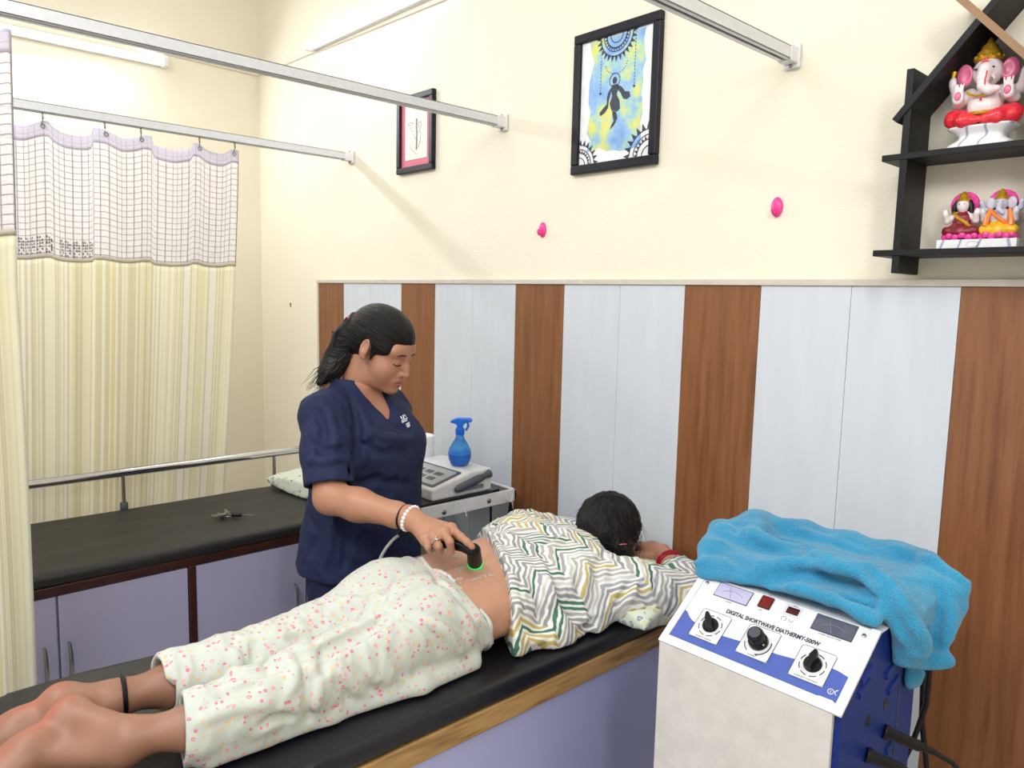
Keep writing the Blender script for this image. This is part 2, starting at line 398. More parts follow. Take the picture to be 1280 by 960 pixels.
b = NB('watercolour_wash'); co = b.coord(); n1 = b.noise(co, 9, 4, 0.6); n2 = b.noise(co, 26, 3)
wash = b.ramp(n1, [(0.36, (96, 146, 214)), (0.47, (130, 178, 226)), (0.53, (168, 208, 170)), (0.60, (222, 216, 70)), (0.7, (232, 224, 90))])
b.set('Base Color', b.mix(b.math('MULTIPLY', n2, 0.35), wash, lin((206, 222, 240)))); b.set('Roughness', 0.6); M['wash'] = b.m
b = NB('marble_paint'); co = b.coord(); w = b.n('ShaderNodeTexWave', i_Vector=co, i_Scale=7.0, i_Distortion=8.0, i_Detail=2.0).outputs[1]
b.set('Base Color', b.ramp(w, [(0.0, (232, 230, 232)), (0.93, (232, 230, 232)), (1.0, (150, 156, 178))])); b.set('Roughness', 0.2); M['marble'] = b.m
M['idol_white'] = simple('glazed_white', (228, 212, 214), 0.22, 0, 0.05)
M['idol_pink'] = simple('glazed_pink', (222, 110, 146), 0.25, 0, 0.15)
M['idol_red'] = simple('glazed_red', (222, 48, 62), 0.2, 0, 0.08)
M['idol_gold'] = simple('gold_paint', (206, 158, 44), 0.3, 0.5, 0.25, 120)
M['idol_maroon'] = simple('maroon_paint', (126, 26, 44), 0.3, 0, 0.2, 80)
M['idol_magenta'] = simple('magenta_paint', (230, 60, 150), 0.3, 0, 0.3, 120)
M['idol_orange'] = simple('orange_paint', (238, 130, 60), 0.3, 0, 0.2, 80)
M['idol_yellow'] = simple('yellow_paint', (228, 178, 40), 0.3, 0, 0.2, 80)
M['idol_grey'] = simple('pale_grey_glaze', (196, 192, 206), 0.3, 0, 0.1)
M['basket'] = simple('beige_weave', (176, 168, 128), 0.7)

# ------------------------------------------------------------------ sculpting: signed-distance volumes meshed by surface nets
PERM = R_.permutation(256); PERM = np.concatenate([PERM, PERM, PERM])
GRAD = R_.normal(size=(256, 3)); GRAD /= np.linalg.norm(GRAD, axis=1)[:, None]
def noise3(P):
    i = np.floor(P).astype(int); f = P-i; i &= 255; w = f*f*f*(f*(f*6-15)+10); out = 0.0
    for dx in (0, 1):
        for dy in (0, 1):
            for dz in (0, 1):
                h = PERM[PERM[PERM[(i[:, 0]+dx) & 255]+((i[:, 1]+dy) & 255)]+((i[:, 2]+dz) & 255)]
                d = ((f-np.array([dx, dy, dz]))*GRAD[h]).sum(1)
                out = out+d*(w[:, 0] if dx else 1-w[:, 0])*(w[:, 1] if dy else 1-w[:, 1])*(w[:, 2] if dz else 1-w[:, 2])
    return out
def smin(a, b, k):
    if k <= 0: return np.minimum(a, b)
    h = np.clip(0.5+0.5*(b-a)/k, 0, 1); return b+(a-b)*h-k*h*(1-h)
class Vol:
    def __init__(s, lo, hi, h):
        s.lo = np.asarray(lo, float); s.h = h; s.n = np.ceil((np.asarray(hi, float)-s.lo)/h).astype(int)+1
        s.F = np.full(tuple(s.n), 0.08, np.float32)
        s.ax = [s.lo[i]+h*np.arange(s.n[i]) for i in range(3)]
    def put(s, fn, lo, hi, k=0.01, mode='u'):
        m = k+3*s.h+0.004
        a = np.clip(np.floor((np.asarray(lo)-m-s.lo)/s.h).astype(int), 0, s.n); b = np.clip(np.ceil((np.asarray(hi)+m-s.lo)/s.h).astype(int)+1, 0, s.n)
        if (b <= a).any(): return s
        sl = tuple(slice(a[i], b[i]) for i in range(3))
        X = s.ax[0][sl[0]][:, None, None]; Y = s.ax[1][sl[1]][None, :, None]; Z = s.ax[2][sl[2]][None, None, :]
        d = fn(X, Y, Z).astype(np.float32)
        if mode == 'u': s.F[sl] = smin(s.F[sl], d, k)
        else: s.F[sl] = -smin(-s.F[sl], d, k)
        return s
    def cone(s, a, b, ra, rb, k=0.01, mode='u', flat=None):
        a = np.asarray(a, float); b = np.asarray(b, float)
        if flat is not None: fn, fs = nrm(flat[0]), flat[1]
        def sq(v): return v if flat is None else v+fn*(v@fn)*(1/fs-1)
        ab = sq(b-a); L2 = max(ab@ab, 1e-12)
        def fn_(X, Y, Z):
            x, y, z = X-a[0], Y-a[1], Z-a[2]
            if flat is not None:
                q = (x*fn[0]+y*fn[1]+z*fn[2])*(1/fs-1); x, y, z = x+fn[0]*q, y+fn[1]*q, z+fn[2]*q
            t = np.clip((x*ab[0]+y*ab[1]+z*ab[2])/L2, 0, 1)
            d = np.sqrt((x-t*ab[0])**2+(y-t*ab[1])**2+(z-t*ab[2])**2)-(ra+(rb-ra)*t)
            return d*(1.0 if flat is None else min(1.0, 0.5+fs*0.5))
        r = max(ra, rb)
        return s.put(fn_, np.minimum(a, b)-r, np.maximum(a, b)+r, k, mode)
    def chain(s, pts, rs, k=0.01, mode='u', flat=None):
        rs = [rs]*len(pts) if np.isscalar(rs) else rs
        for i in range(len(pts)-1): s.cone(pts[i], pts[i+1], rs[i], rs[i+1], k, mode, flat)
        return s
    def ell(s, c, r, A=None, k=0.01, mode='u'):
        c = np.asarray(c, float); r = np.array([r]*3 if np.isscalar(r) else r, float); A = np.eye(3) if A is None else np.asarray(A, float)
        def fn(X, Y, Z):
            x, y, z = X-c[0], Y-c[1], Z-c[2]; k0 = 0; k1 = 0
            for i in range(3):
                q = x*A[i][0]+y*A[i][1]+z*A[i][2]; k0 = k0+(q/r[i])**2; k1 = k1+(q/r[i]**2)**2
            k0 = np.sqrt(k0); return k0*(k0-1)/np.maximum(np.sqrt(k1), 1e-6)
        e = np.sqrt(((A*r[:, None])**2).sum(0)); return s.put(fn, c-e, c+e, k, mode)
    def loft(s, o, es, eu, ev, st, k=0.01, mode='u', p=2.0):
        """st: (s, cu, cv, a, b) stations along es; superellipse sections in eu, ev"""
        o, es, eu, ev = [np.asarray(q, float) for q in (o, es, eu, ev)]; st = np.array(st, float)
        from_s, to_s = st[0, 0], st[-1, 0]
        ss = np.linspace(from_s, to_s, 120); sm = []
        for j in range(1, 5):
            y = np.interp(ss, st[:, 0], st[:, j]); ker = np.ones(9)/9; y = np.convolve(np.pad(y, 4, mode='edge'), ker, 'valid'); sm.append(y)
        def fn(X, Y, Z):
            x, y, z = X-o[0], Y-o[1], Z-o[2]
            t = x*es[0]+y*es[1]+z*es[2]; u = x*eu[0]+y*eu[1]+z*eu[2]; v = x*ev[0]+y*ev[1]+z*ev[2]
            cu, cv, a, b = [np.interp(t, ss, q) for q in sm]
            q = (np.abs((u-cu)/a)**p+np.abs((v-cv)/b)**p)**(1/p)
            g = np.sqrt(((u-cu)/a**2)**2+((v-cv)/b**2)**2)/np.maximum(np.sqrt(((u-cu)/a)**2+((v-cv)/b)**2), 1e-5)
            d = (q-1)/np.maximum(g, 1e-3)
            return np.maximum(np.maximum(d, from_s-t), t-to_s)
        cs = [o+es*q[0]+eu*(q[1]+i*q[3])+ev*(q[2]+j*q[4]) for q in st for i in (-1, 1) for j in (-1, 1)]
        return s.put(fn, np.min(cs, 0), np.max(cs, 0), k, mode)
    def cut(s, p, n):
        """remove everything on the +n side of the plane"""
        n = nrm(n); p = np.asarray(p)
        d = (s.ax[0]*n[0])[:, None, None]+(s.ax[1]*n[1])[None, :, None]+(s.ax[2]*n[2])[None, None, :]-p@n
        s.F = np.maximum(s.F, d.astype(np.float32)); return s
    def disp(s, fn, band=0.03):
        i = np.argwhere(np.abs(s.F) < band); P = s.lo+s.h*i
        s.F[i[:, 0], i[:, 1], i[:, 2]] += fn(P).astype(np.float32); return s
    def val(s, P):
        i = np.clip(np.round((np.asarray(P)-s.lo)/s.h).astype(int), 0, s.n-1); return s.F[i[0], i[1], i[2]]
    def hit(s, o, d, t0=0.0, t1=4.0, step=0.002):
        d = nrm(d); t = np.arange(t0, t1, step); P = np.asarray(o)+t[:, None]*d
        i = np.round((P-s.lo)/s.h).astype(int); ok = ((i >= 0) & (i < s.n)).all(1); i = np.clip(i, 0, s.n-1)
        v = s.F[i[:, 0], i[:, 1], i[:, 2]]; w = np.where(ok & (v < 0))[0]
        return P[w[0]] if len(w) else None
    def samp(s, P):
        q = (np.asarray(P)-s.lo)/s.h; i = np.clip(np.floor(q).astype(int), 0, s.n-2); f = np.clip(q-i, 0, 1); o = 0
        for dx in (0, 1):
            for dy in (0, 1):
                for dz in (0, 1): o += s.F[i[0]+dx, i[1]+dy, i[2]+dz]*(f[0] if dx else 1-f[0])*(f[1] if dy else 1-f[1])*(f[2] if dz else 1-f[2])
        return o
    def grad(s, P):
        e = s.h*1.2; return np.array([s.samp(np.asarray(P)+d)-s.samp(np.asarray(P)-d) for d in np.eye(3)*e])/(2*e)
    def snap(s, P, it=6):
        P = np.asarray(P, float).copy()
        for _ in range(it):
            g = s.grad(P); g2 = max(g@g, .05); st = s.samp(P)*g/g2; l = np.linalg.norm(st); P -= st*min(1, .02/max(l, 1e-9))
        return P, nrm(s.grad(P)+1e-9)
    def crease(s, pts, r=.006, k=.014, mode='s', px=False, n=5, taper=True):
        """a fold drawn on the surface: groove ('s') or ridge ('u'); pts near the surface, or seen pixels"""
        if px: pts = [s.hit(CAM, ray(*p), .5, 4.0, .0015) for p in pts]; pts = [p for p in pts if p is not None]
        if len(pts) < 2: return s
        pts = [np.asarray(p, float) for p in pts]; out = []
        for a, b in zip(pts[:-1], pts[1:]): out += [a+(b-a)*t for t in np.linspace(0, 1, n, endpoint=False)]
        out.append(pts[-1]); out = [s.snap(p) for p in out]; m = len(out)
        rr = [r*(.35+.65*math.sin(math.pi*min(max((i+.6)/m, 0), 1))) if taper else r for i in range(m)]
        C = [p+g*(q*.45 if mode == 's' else -q*.45) for (p, g), q in zip(out, rr)]
        return s.chain(C, rr, k, mode)
    def mesh(s, smooth=1):
        F = s.F.copy()
        for a in range(3):
            for e in (0, -1):
                ix = [slice(None)]*3; ix[a] = e; F[tuple(ix)] = np.maximum(F[tuple(ix)], s.h)
        S = F < 0; n = F.shape
        cnt = np.zeros(tuple(q-1 for q in n), np.int8)
        for dx in (0, 1):
            for dy in (0, 1):
                for dz in (0, 1): cnt += S[dx:n[0]-1+dx, dy:n[1]-1+dy, dz:n[2]-1+dz]
        ac = np.argwhere((cnt > 0) & (cnt < 8)); idx = np.full(cnt.shape, -1, np.int64); idx[ac[:, 0], ac[:, 1], ac[:, 2]] = np.arange(len(ac))
        acc = np.zeros((len(ac), 3)); num = np.zeros(len(ac))
        cor = [(x, y, z) for x in (0, 1) for y in (0, 1) for z in (0, 1)]
        for a in cor:
            for ax in range(3):
                if a[ax]: continue
                b = list(a); b[ax] = 1
                fa = F[ac[:, 0]+a[0], ac[:, 1]+a[1], ac[:, 2]+a[2]]; fb = F[ac[:, 0]+b[0], ac[:, 1]+b[1], ac[:, 2]+b[2]]
                m = (fa < 0) != (fb < 0); t = np.where(m, fa/np.where(m, fa-fb, 1), 0)
                p = np.array(a, float)[None, :].repeat(len(ac), 0); p[:, ax] = t
                acc += p*m[:, None]; num += m
        vs = s.lo+s.h*(ac+acc/np.maximum(num, 1)[:, None]); quads = []
        for ax in range(3):
            o1, o2 = [(1, 2), (2, 0), (0, 1)][ax]
            A = [slice(None)]*3; B = [slice(None)]*3; A[ax] = slice(0, n[ax]-1); B[ax] = slice(1, n[ax])
            ch = S[tuple(A)] != S[tuple(B)]; e = np.argwhere(ch); e = e[(e[:, o1] > 0) & (e[:, o2] > 0) & (e[:, o1] < n[o1]-1) & (e[:, o2] < n[o2]-1)]
            def ci(d1, d2):
                c = e.copy(); c[:, o1] -= d1; c[:, o2] -= d2; return idx[c[:, 0], c[:, 1], c[:, 2]]
            q = np.stack([ci(1, 1), ci(0, 1), ci(0, 0), ci(1, 0)], 1)
            ins = S[e[:, 0], e[:, 1], e[:, 2]]
            q[~ins] = q[~ins][:, ::-1]; quads.append(q)
        q = np.concatenate(quads)
        for _ in range(smooth):
            sm = np.zeros_like(vs); c = np.zeros(len(vs))
            for a in range(4):
                np.add.at(sm, q[:, a], vs[q[:, (a+1) % 4]]); np.add.at(c, q[:, a], 1)
                np.add.at(sm, q[:, a], vs[q[:, (a-1) % 4]]); np.add.at(c, q[:, a], 1)
            vs = vs*0.5+0.5*sm/np.maximum(c, 1)[:, None]
        return vs, q
def mesh_np(name, vs, q, mat, parent=None, loc=(0, 0, 0), tint=None, uv=None, flow=None, label=None):
    base = WORLD[parent.name] if parent is not None else np.asarray(loc, float)
    me = bpy.data.meshes.new(name); nv, nq = len(vs), len(q)
    me.vertices.add(nv); me.vertices.foreach_set('co', (vs-base).astype(np.float32).ravel())
    me.loops.add(nq*4); me.loops.foreach_set('vertex_index', q.astype(np.int32).ravel())
    me.polygons.add(nq); me.polygons.foreach_set('loop_start', np.arange(0, nq*4, 4, dtype=np.int32))
    me.polygons.foreach_set('use_smooth', np.ones(nq, bool)); me.update(calc_edges=True); me.validate()
    if tint is not None:
        a = me.attributes.new('tint', 'FLOAT_COLOR', 'POINT'); c = np.concatenate([tint, np.ones((nv, 1))], 1)
        a.data.foreach_set('color', c.astype(np.float32).ravel())
    if flow is not None:
        a = me.attributes.new('flow', 'FLOAT_VECTOR', 'POINT'); a.data.foreach_set('vector', flow.astype(np.float32).ravel())
    if uv is not None:
        l = me.uv_layers.new(name='UVMap'); l.data.foreach_set('uv', uv[q.ravel()].astype(np.float32).ravel())
    o = link_mesh(name, me, mat, parent, loc)
    if label: o['label'] = label
    return o
def sculpt(name, vol, mat, parent=None, loc=(0, 0, 0), smooth=1, tint=None, uv=None, flow=None, label=None):
    vs, q = vol.mesh(smooth)
    return mesh_np(name, vs, q, mat, parent, loc, tint(vs) if tint else None, uv(vs) if uv else None, flow(vs) if flow else None, label)

# ================================================================== THE ROOM
XL, XR, YF = -0.70, 4.6, -4.4
struct('floor', MB().box((XL-.1, YF, -.08), (XR, .1, 0)), M['floor'], smooth=False)
struct('ceiling', MB().box((XL-.1, YF, 3.25), (XR, .1, 3.35)), M['ceiling'], smooth=False)
struct('wall_back', MB().box((XL-.1, 0, 0), (XR, .1, 3.25)), M['wall'], smooth=False)
struct('wall_left', MB().box((XL-.1, YF, 0), (XL, 0, 3.25)), M['wall'], smooth=False)
struct('wall_right', MB().box((XR, YF, 0), (XR+.1, .1, 3.25)), M['wall'], smooth=False)
# panelling: 0.25 m planks, one brown then two white
kinds = ['w', 'b', 'b']
for k in range(18):
    wood = (k % 3 == 0)
    mb = MB().box((k*.25+.0005, -.009, .02), ((k+1)*.25-.0005, 0, 1.545))
    struct('trim_%d' % (k+2), mb, M['pvc_wood' if wood else 'pvc_white'], smooth=False, bevel=.0009)
struct('trim_1', MB().box((-.016, -.016, 1.545), (4.5, 0, 1.562)).box((-.016, -.014, .02), (0, 0, 1.545)), M['trim'], smooth=False, bevel=.002)

# ---- curtain rails
def rail(x, label, y1=-2.9):
    t = thing('curtain_rail', (x, 0, 2.142), label, 'curtain rail', 'curtain rails')
    w, h = .017, .034; z = 2.142
    c = MB()
    c.box((x-w, y1, z+h/2-.004), (x+w, -.012, z+h/2)); c.box((x-w, y1, z-h/2), (x-w+.003, -.012, z+h/2)); c.box((x+w-.003, y1, z-h/2), (x+w, -.012, z+h/2))
    c.box((x-w, y1, z-h/2), (x-.005, -.012, z-h/2+.004)); c.box((x+.005, y1, z-h/2), (x+w, -.012, z-h/2+.004))
    part('channel', c, M['alu'], t, smooth=False, bevel=.0012)
    e = MB().box((x-.022, -.014, z-.030), (x+.022, -.003, z+.030)).box((x-.019, -.05, z-.02), (x+.019, -.012, z+.02))
    b_ = part('wall_bracket', e, M['white'], t, smooth=False, bevel=.002)
    for dz in (-.025, .025): part('screw', MB().lathe([(.005, 0), (.005, .003), (.002, .005)], 10, (x, -.014, z+dz), (0, -1, 0)), M['steel'], b_)
rail(.32, 'aluminium curtain rail carrying the mesh-topped curtain, lowest on the left')
rail(1.41, 'long aluminium curtain rail crossing in front of the small red-mounted picture')
rail(2.55, 'aluminium curtain rail at top right, ending beside the large batik picture')

# ---- curtains
def sheet(fn, us, zs, uvf):
    vs = []; uv = []; nu, nz = len(us), len(zs)
    for z in range(nz):
        for u in range(nu): vs.append(fn(us[u], zs[z], z, u)); uv.append((us[u], uvf(zs[z])))
    q = [(j*nu+i, j*nu+i+1, (j+1)*nu+i+1, (j+1)*nu+i) for j in range(nz-1) for i in range(nu-1)]
    return np.array(vs), np.array(q), np.array(uv)
def cloth_part(name, fn, us, zs, mat, parent):
    vs, q, uv = sheet(fn, us, zs, lambda z: z)
    o = mesh_np(name, vs, q, mat, parent, uv=uv)
    m = o.modifiers.new('thickness', 'SOLIDIFY'); m.thickness = .0012; return o
def curtain(x, y0, y1, zseam, zbot, hooks, label, seed, stretch=1.12, amp=.016, edge=None):
    """hangs from rail at x between y0 (far, near wall) and y1 (towards the camera side)"""
    t = thing('hospital_curtain', (x, y0, 2.09), label, 'curtain')
    us = np.linspace(0, y0-y1, 150)
    rs = np.random.RandomState(seed); ph = rs.uniform(0, 6, 4)
    hy = np.array(sorted(hooks, reverse=True))
    def sag(y):
        d = np.abs(hy-y); k = np.argsort(d)[:2]
        if y > hy.max() or y < hy.min(): return min(.05, d[k[0]]*.25)
        a, b_ = sorted(hy[k]); 
        g = abs(a-b_); s_ = (y-a)/max(g, 1e-6); return max(0, 4*s_*(1-s_))*min(.045, g*.18)
    def fn(u, z, iz, iu):
        y = y0-u; f = (2.1-z)/1.6
        if edge: y = y+edge(z)*(1-u/(y0-y1))
        dx = amp*(.55*math.sin(u*21+ph[0]+f*.7)+.8*math.sin(u*9+ph[1]-f*.6)+.12*math.sin(u*47+ph[2]))*(0.6+.5*f)
        return (x+dx, y+.006*math.sin(u*60+ph[3]), z-sag(y0-u)*max(0, 1-(2.09-z)/.75))
    cloth_part('heading_band', fn, us, np.linspace(2.047, 2.100, 5), M['band'], t)
    cloth_part('mesh_panel', fn, us, np.linspace(zseam, 2.047, 30), M['netting'], t)
    cloth_part('seam_band', lambda u, z, i, j: tuple(np.array(fn(u, z, i, j))+[.002, 0, 0]), us, np.linspace(zseam-.008, zseam+.006, 3), M['hem_band'], t)
    cloth_part('fabric_panel', fn, us, np.linspace(zbot, zseam, 40), M['curtain'], t)
    for y in hy:
        p0 = np.array(fn(y0-y, 2.080, 0, 0))
        h = MB().tube([(x, y, 2.128), (x, y, 2.11), (x+.003, y, 2.105)], .0035, 8)
        pts = [V3(p0[0], y, 2.080)+V3(.004, 0, 0)+V3(0, math.cos(a), math.sin(a))*.007 for a in np.linspace(0, 2*math.pi, 13)[:-1]]
        hk = part('hook', h.tube([(x+.003, y, 2.105), (p0[0]+.004, y-.004, 2.085)], .0018, 6), M['steel'], t)
        part('eyelet', MB().tube(pts, .0018, 6, closed=True), M['steel'], hk)
    return t, fn
hk = [at(px, 160, X=.32)[1] for px in (54, 131, 176, 249, 293)]
hk = hk+[-1.46, -1.56]
ct, cfn = curtain(.32, -.555, -2.2, 1.612, .42, hk, 'cream striped curtain with mesh top, hanging along the left wall behind the couch', 3, edge=lambda z: -.088*(max(0, 2.1-z)/1.44)**1.3)
# dark woven marks in the last rows of the netting
wm = MB()
for i in range(13):
    u = .57+i*.0235
    if i in (5, 11): continue
    for j in range(6):
        for k in range(3):
            if (i*5+j*3+k*7) % 5 == 0: continue
            z = 1.622+j*.0112; ua = u+.003+k*.0062; a = np.array(cfn(ua, z, 0, 0))+[.006, 0, 0]; c = np.array(cfn(ua+.0042, z+.0078, 0, 0))+[.006, 0, 0]
            if (i+j+k) % 3 == 0: c[2] = a[2]+.004
            wm.add([a, V3(c[0], c[1], a[2]), c, V3(a[0], a[1], c[2])], [(0, 1, 2, 3)])
wo = part('woven_marks', wm, M['dark_weave'], ct, smooth=False); wo['kind'] = 'stuff'
curtain(1.41, -1.592, -2.7, 1.628, .30, [-1.60, -1.75, -1.95, -2.2, -2.45, -2.65], 'near cream striped curtain with mesh top at the left edge, hanging beside the patient\'s feet', 8,
        edge=lambda z: .03-.022*min(1, max(0, 2.1-z)/.6)+.010*math.sin((2.1-z)*1.6))

# ---- tube lights and their cable
def tube_light(name, a, b_, off, label):
    a, b_ = np.asarray(a, float), np.asarray(b_, float); d = nrm(b_-a); off = np.asarray(off, float); up = V3(0, 0, 1)
    t = thing('tube_light', a, label, 'light', 'wall tube lights')
    lo = [0, -.003, -.022]; 
    part('batten', MB().box((0, 0, -.02), (np.linalg.norm(b_-a), .028, .02), (d, off, up), a), M['white'], t, smooth=False, bevel=.003)
    part('diffuser', MB().tube([a+off*.040+d*.02, b_+off*.040-d*.02], .015, 14), M['tube'], t)
    for p in (a, b_): part('end_cap', MB().box((-.012, .0, -.024), (.012, .058, .024), (d, off, up), p), M['white'], t, smooth=False, bevel=.003)
yl = at(205, 62, X=XL+.03)[1]
tube_light('tube_light', (XL, yl, 2.665), (XL, yl-1.2, 2.665), (1, 0, 0), 'lit white tube light high on the left wall above the curtain rails')
xb = at(388, 60, Y=-.03)[0]
tube_light('tube_light', (xb, 0, 2.722), (xb+1.2, 0, 2.722), (0, -1, 0), 'lit white tube light at the top of the back wall left of the batik picture')
cb = MB().tube([(XL+.004, -2.4, 2.735), (XL+.004, -1.2, 2.722), (XL+.004, -.5, 2.715), (XL+.005, -.006, 2.708), (-.45, -.004, 2.705), (-.11, -.004, 2.70), (.1, -.004, 2.692)], .003, 6)
cb.tube([(.1, -.004, 2.692), (.5, -.004, 2.685), (1.05, -.004, 2.675), (1.8, -.004, 2.67)], .003, 6)
single('wall_cable', cb, M['trim'], (XL, 0, 2.7), 'thin pale cable tacked round the corner of the upper walls between the tube lights', 'cable')

# ---- left couch with cupboards
CX0, CX1, CY0, CY1 = .50, 1.085, -2.45, -.02
ct = thing('treatment_couch', (CX0+.3, -1.2, 0), 'long black-topped couch with lilac cupboard doors along the left wall', 'couch')
part('carcass', MB().box((CX0, CY0, .06), (CX1-.022, CY1, .585)).box((CX0+.03, CY0, 0), (CX1-.07, CY1, .06)), M['lilac'], ct, smooth=False, bevel=.002)
part('top_board', MB().box((CX0-.005, CY0-.01, .583), (CX1+.004, CY1, .612)), M['redwood'], ct, smooth=False, bevel=.003)
mv = Vol((CX0-.03, CY0-.05, .58), (CX1+.04, 0, .70), .011)
def fmat(X, Y, Z):
    q = np.maximum(np.maximum(np.abs(X-(CX0+CX1)/2-.004)-.288, np.abs(Y-(CY0+CY1)/2)-(CY1-CY0)/2+.02), np.abs(Z-.633)-.0125)
    return q-.009+0*X
mv.put(fmat, (CX0, CY0, .6), (CX1, CY1, .66), 0).disp(lambda P: .004*noise3(P*[9, 4, 9])+.002*noise3(P*[20, 6, 20]), .02)
sculpt('mattress', mv, M['rexine_grey'], ct, smooth=2)
yd = at(241, 750, X=CX1)[1]; ym = at(73, 790, X=CX1)[1]; yh = [at(*q, X=CX1+.01)[1] for q in ((57, 828), (88, 820), (370, 740))]
yn = yh[2]+.045
doors = [(-2.40, ym-.003, yh[0]), (ym+.003, yd-.014, yh[1]), (yd+.014, yn, yh[2]), (yn+.006, -.03, yn+.05)]
for a, c, h in doors:
    d = part('door', MB().box((CX1-.02, a, .075), (CX1, c, .578)), M['lilac'], ct, smooth=False, bevel=.002)
    hz = .372
    path = [(CX1, h, hz-.055), (CX1+.012, h, hz-.052), (CX1+.022, h, hz-.03), (CX1+.025, h, hz), (CX1+.022, h, hz+.03), (CX1+.012, h, hz+.052), (CX1, h, hz+.055)]
    part('handle', MB().tube(path, [.004, .0045, .005, .006, .005, .0045, .004], 8), M['steel'], d)
part('divider', MB().box((CX1-.02, yd-.012, .07), (CX1+.004, yd+.012, .583)), M['redwood'], ct, smooth=False, bevel=.003)
rl = part('side_rail', MB().tube([(CX0-.012, -2.3, .792), (CX0-.012, -1.2, .792), (CX0-.012, -.2, .792)], .017, 20), M['chrome'], ct)
for y in (at(155, 600, X=CX0)[1], at(344, 570, X=CX0)[1], -1.75):
    p = part('rail_post', MB().tube([(CX0-.012, y, .50), (CX0-.012, y, .78)], .007, 12), M['steel'], rl)
    part('post_socket', MB().lathe([(.012, 0), (.015, .004), (.015, .045), (.012, .05)], 14, (CX0-.012, y, .625)).box((CX0-.02, y-.012, .55), (CX0-.001, y+.012, .63)), M['dark_grey'], rl)

# ---- pillows
def pillow(name, c, a, b_, h, rot, mat, label, seed, lo=None, tilt=0):
    cx, cy, cz = c; ca, sa = math.cos(rot), math.sin(rot)
    v = Vol((cx-a-b_-.05, cy-a-b_-.05, cz-h-.05), (cx+a+b_+.05, cy+a+b_+.05, cz+h+.06), .007)
    def fn(X, Y, Z):
        u = (X-cx)*ca+(Y-cy)*sa; w = -(X-cx)*sa+(Y-cy)*ca; z = Z-cz-tilt*u
        e = np.clip(1-(np.abs(u)/a)**2.6, 0, 1)*np.clip(1-(np.abs(w)/b_)**2.6, 0, 1)
        th = h*np.sqrt(e)*.98+.006
        edge = np.maximum(np.abs(u)-a*(1-.10*(1-(w/b_)**2)*1.0), np.abs(w)-b_*(1-.10*(1-(u/a)**2)))
        return np.maximum(np.abs(z)-th, edge)*.7
    v.put(fn, (cx-a-b_, cy-a-b_, cz-h), (cx+a+b_, cy+a+b_, cz+h), 0)
    v.disp(lambda P: .006*noise3(P*[14, 14, 14]+seed)+.003*noise3(P*[40, 40, 40]), .02)
    if lo is not None: v.cut((0, 0, lo), (0, 0, -1))
    o = sculpt(name, v, mat, None, (cx, cy, lo if lo is not None else cz-h), smooth=2); return tag(o, label, 'pillow')
pillow('pillow', (.775, -.36, .692), .25, .18, .05, .12, M['pillow_floral'], 'white leaf-print pillow on the left couch, half hidden behind the standing therapist', 2, lo=.652)

# ---- keys on the couch
kp = at(285, 645, Z=.66)
kt = thing('key_bunch', (kp[0], kp[1], .655), 'bunch of keys with a black fob lying on the left couch', 'keys')
dx, dy = nrm((.68, .73)), None
e1 = V3(.68, .73, 0); e2 = V3(-.73, .68, 0); zz = .659
pts = [V3(kp[0], kp[1], zz+.004)+(e1*math.cos(a)+e2*math.sin(a))*.016 for a in np.linspace(0, 6.283, 17)[:-1]]
part('ring', MB().tube(pts, .0016, 6, closed=True), M['steel'], kt)
for i, an in enumerate((150, 185, 215, 120, 240)):
    d = e1*math.cos(math.radians(an))+e2*math.sin(math.radians(an)); w = np.cross(d, V3(0, 0, 1)); o = V3(kp[0], kp[1], zz+.001+.0028*i)+d*.010
    poly = [(0, -.009), (.018, -.011), (.022, -.004), (.048, -.004), (.052, 0), (.048, .004), (.022, .004), (.018, .011), (0, .009)]
    part('key', MB().prism(poly, o, d, w, V3(0, 0, .002)), M['steel'], kt, smooth=False)
part('fob', MB().tube([V3(kp[0], kp[1], zz+.006)+e1*.015, V3(kp[0], kp[1], zz+.007)+e1*.05], [.009, .007], 10), M['black'], kt)
part('blade', MB().box((.05, -.003, 0), (.098, .003, .002), (e1, e2, V3(0, 0, 1)), V3(kp[0], kp[1], zz+.006)), M['steel'], kt, smooth=False)

# ---- patient bed
BX0, BX1, BY0, BY1 = 1.80, 2.432, -2.15, -.02
bt = thing('treatment_bed', (2.12, -1.1, 0), 'black-topped treatment bed with wood edge and lilac side, under the lying patient', 'bed')
part('carcass', MB().box((BX0+.01, BY0, .05), (BX1-.008, BY1, .565)), M['lilac_blue'], bt, smooth=False, bevel=.002)
part('edge_board', MB().box((BX0, BY0-.01, .563), (BX1, BY1, .613)), M['rawwood'], bt, smooth=False, bevel=.003)
mv = Vol((BX0-.03, BY0-.05, .58), (BX1+.04, 0, .71), .010)
def fmat2(X, Y, Z):
    q = np.maximum(np.maximum(np.abs(X-(BX0+BX1)/2)-(BX1-BX0)/2+.012, np.abs(Y-(BY0+BY1)/2)-(BY1-BY0)/2+.02), np.abs(Z-.636)-.0105)
    return q-.0125+0*X
mv.put(fmat2, (BX0, BY0, .6), (BX1, BY1, .665), 0).disp(lambda P: .004*noise3(P*[9, 4, 9]+5)+.002*noise3(P*[20, 7, 20]), .02)
sculpt('mattress', mv, M['rexine_navy'], bt, smooth=2)
pillow('pillow', (2.285, -.255, .697), .245, .225, .05, -.06, M['pillow_floral'], 'mint floral pillow under the patient\'s head and arm, beside the diathermy machine', 9, lo=.655)

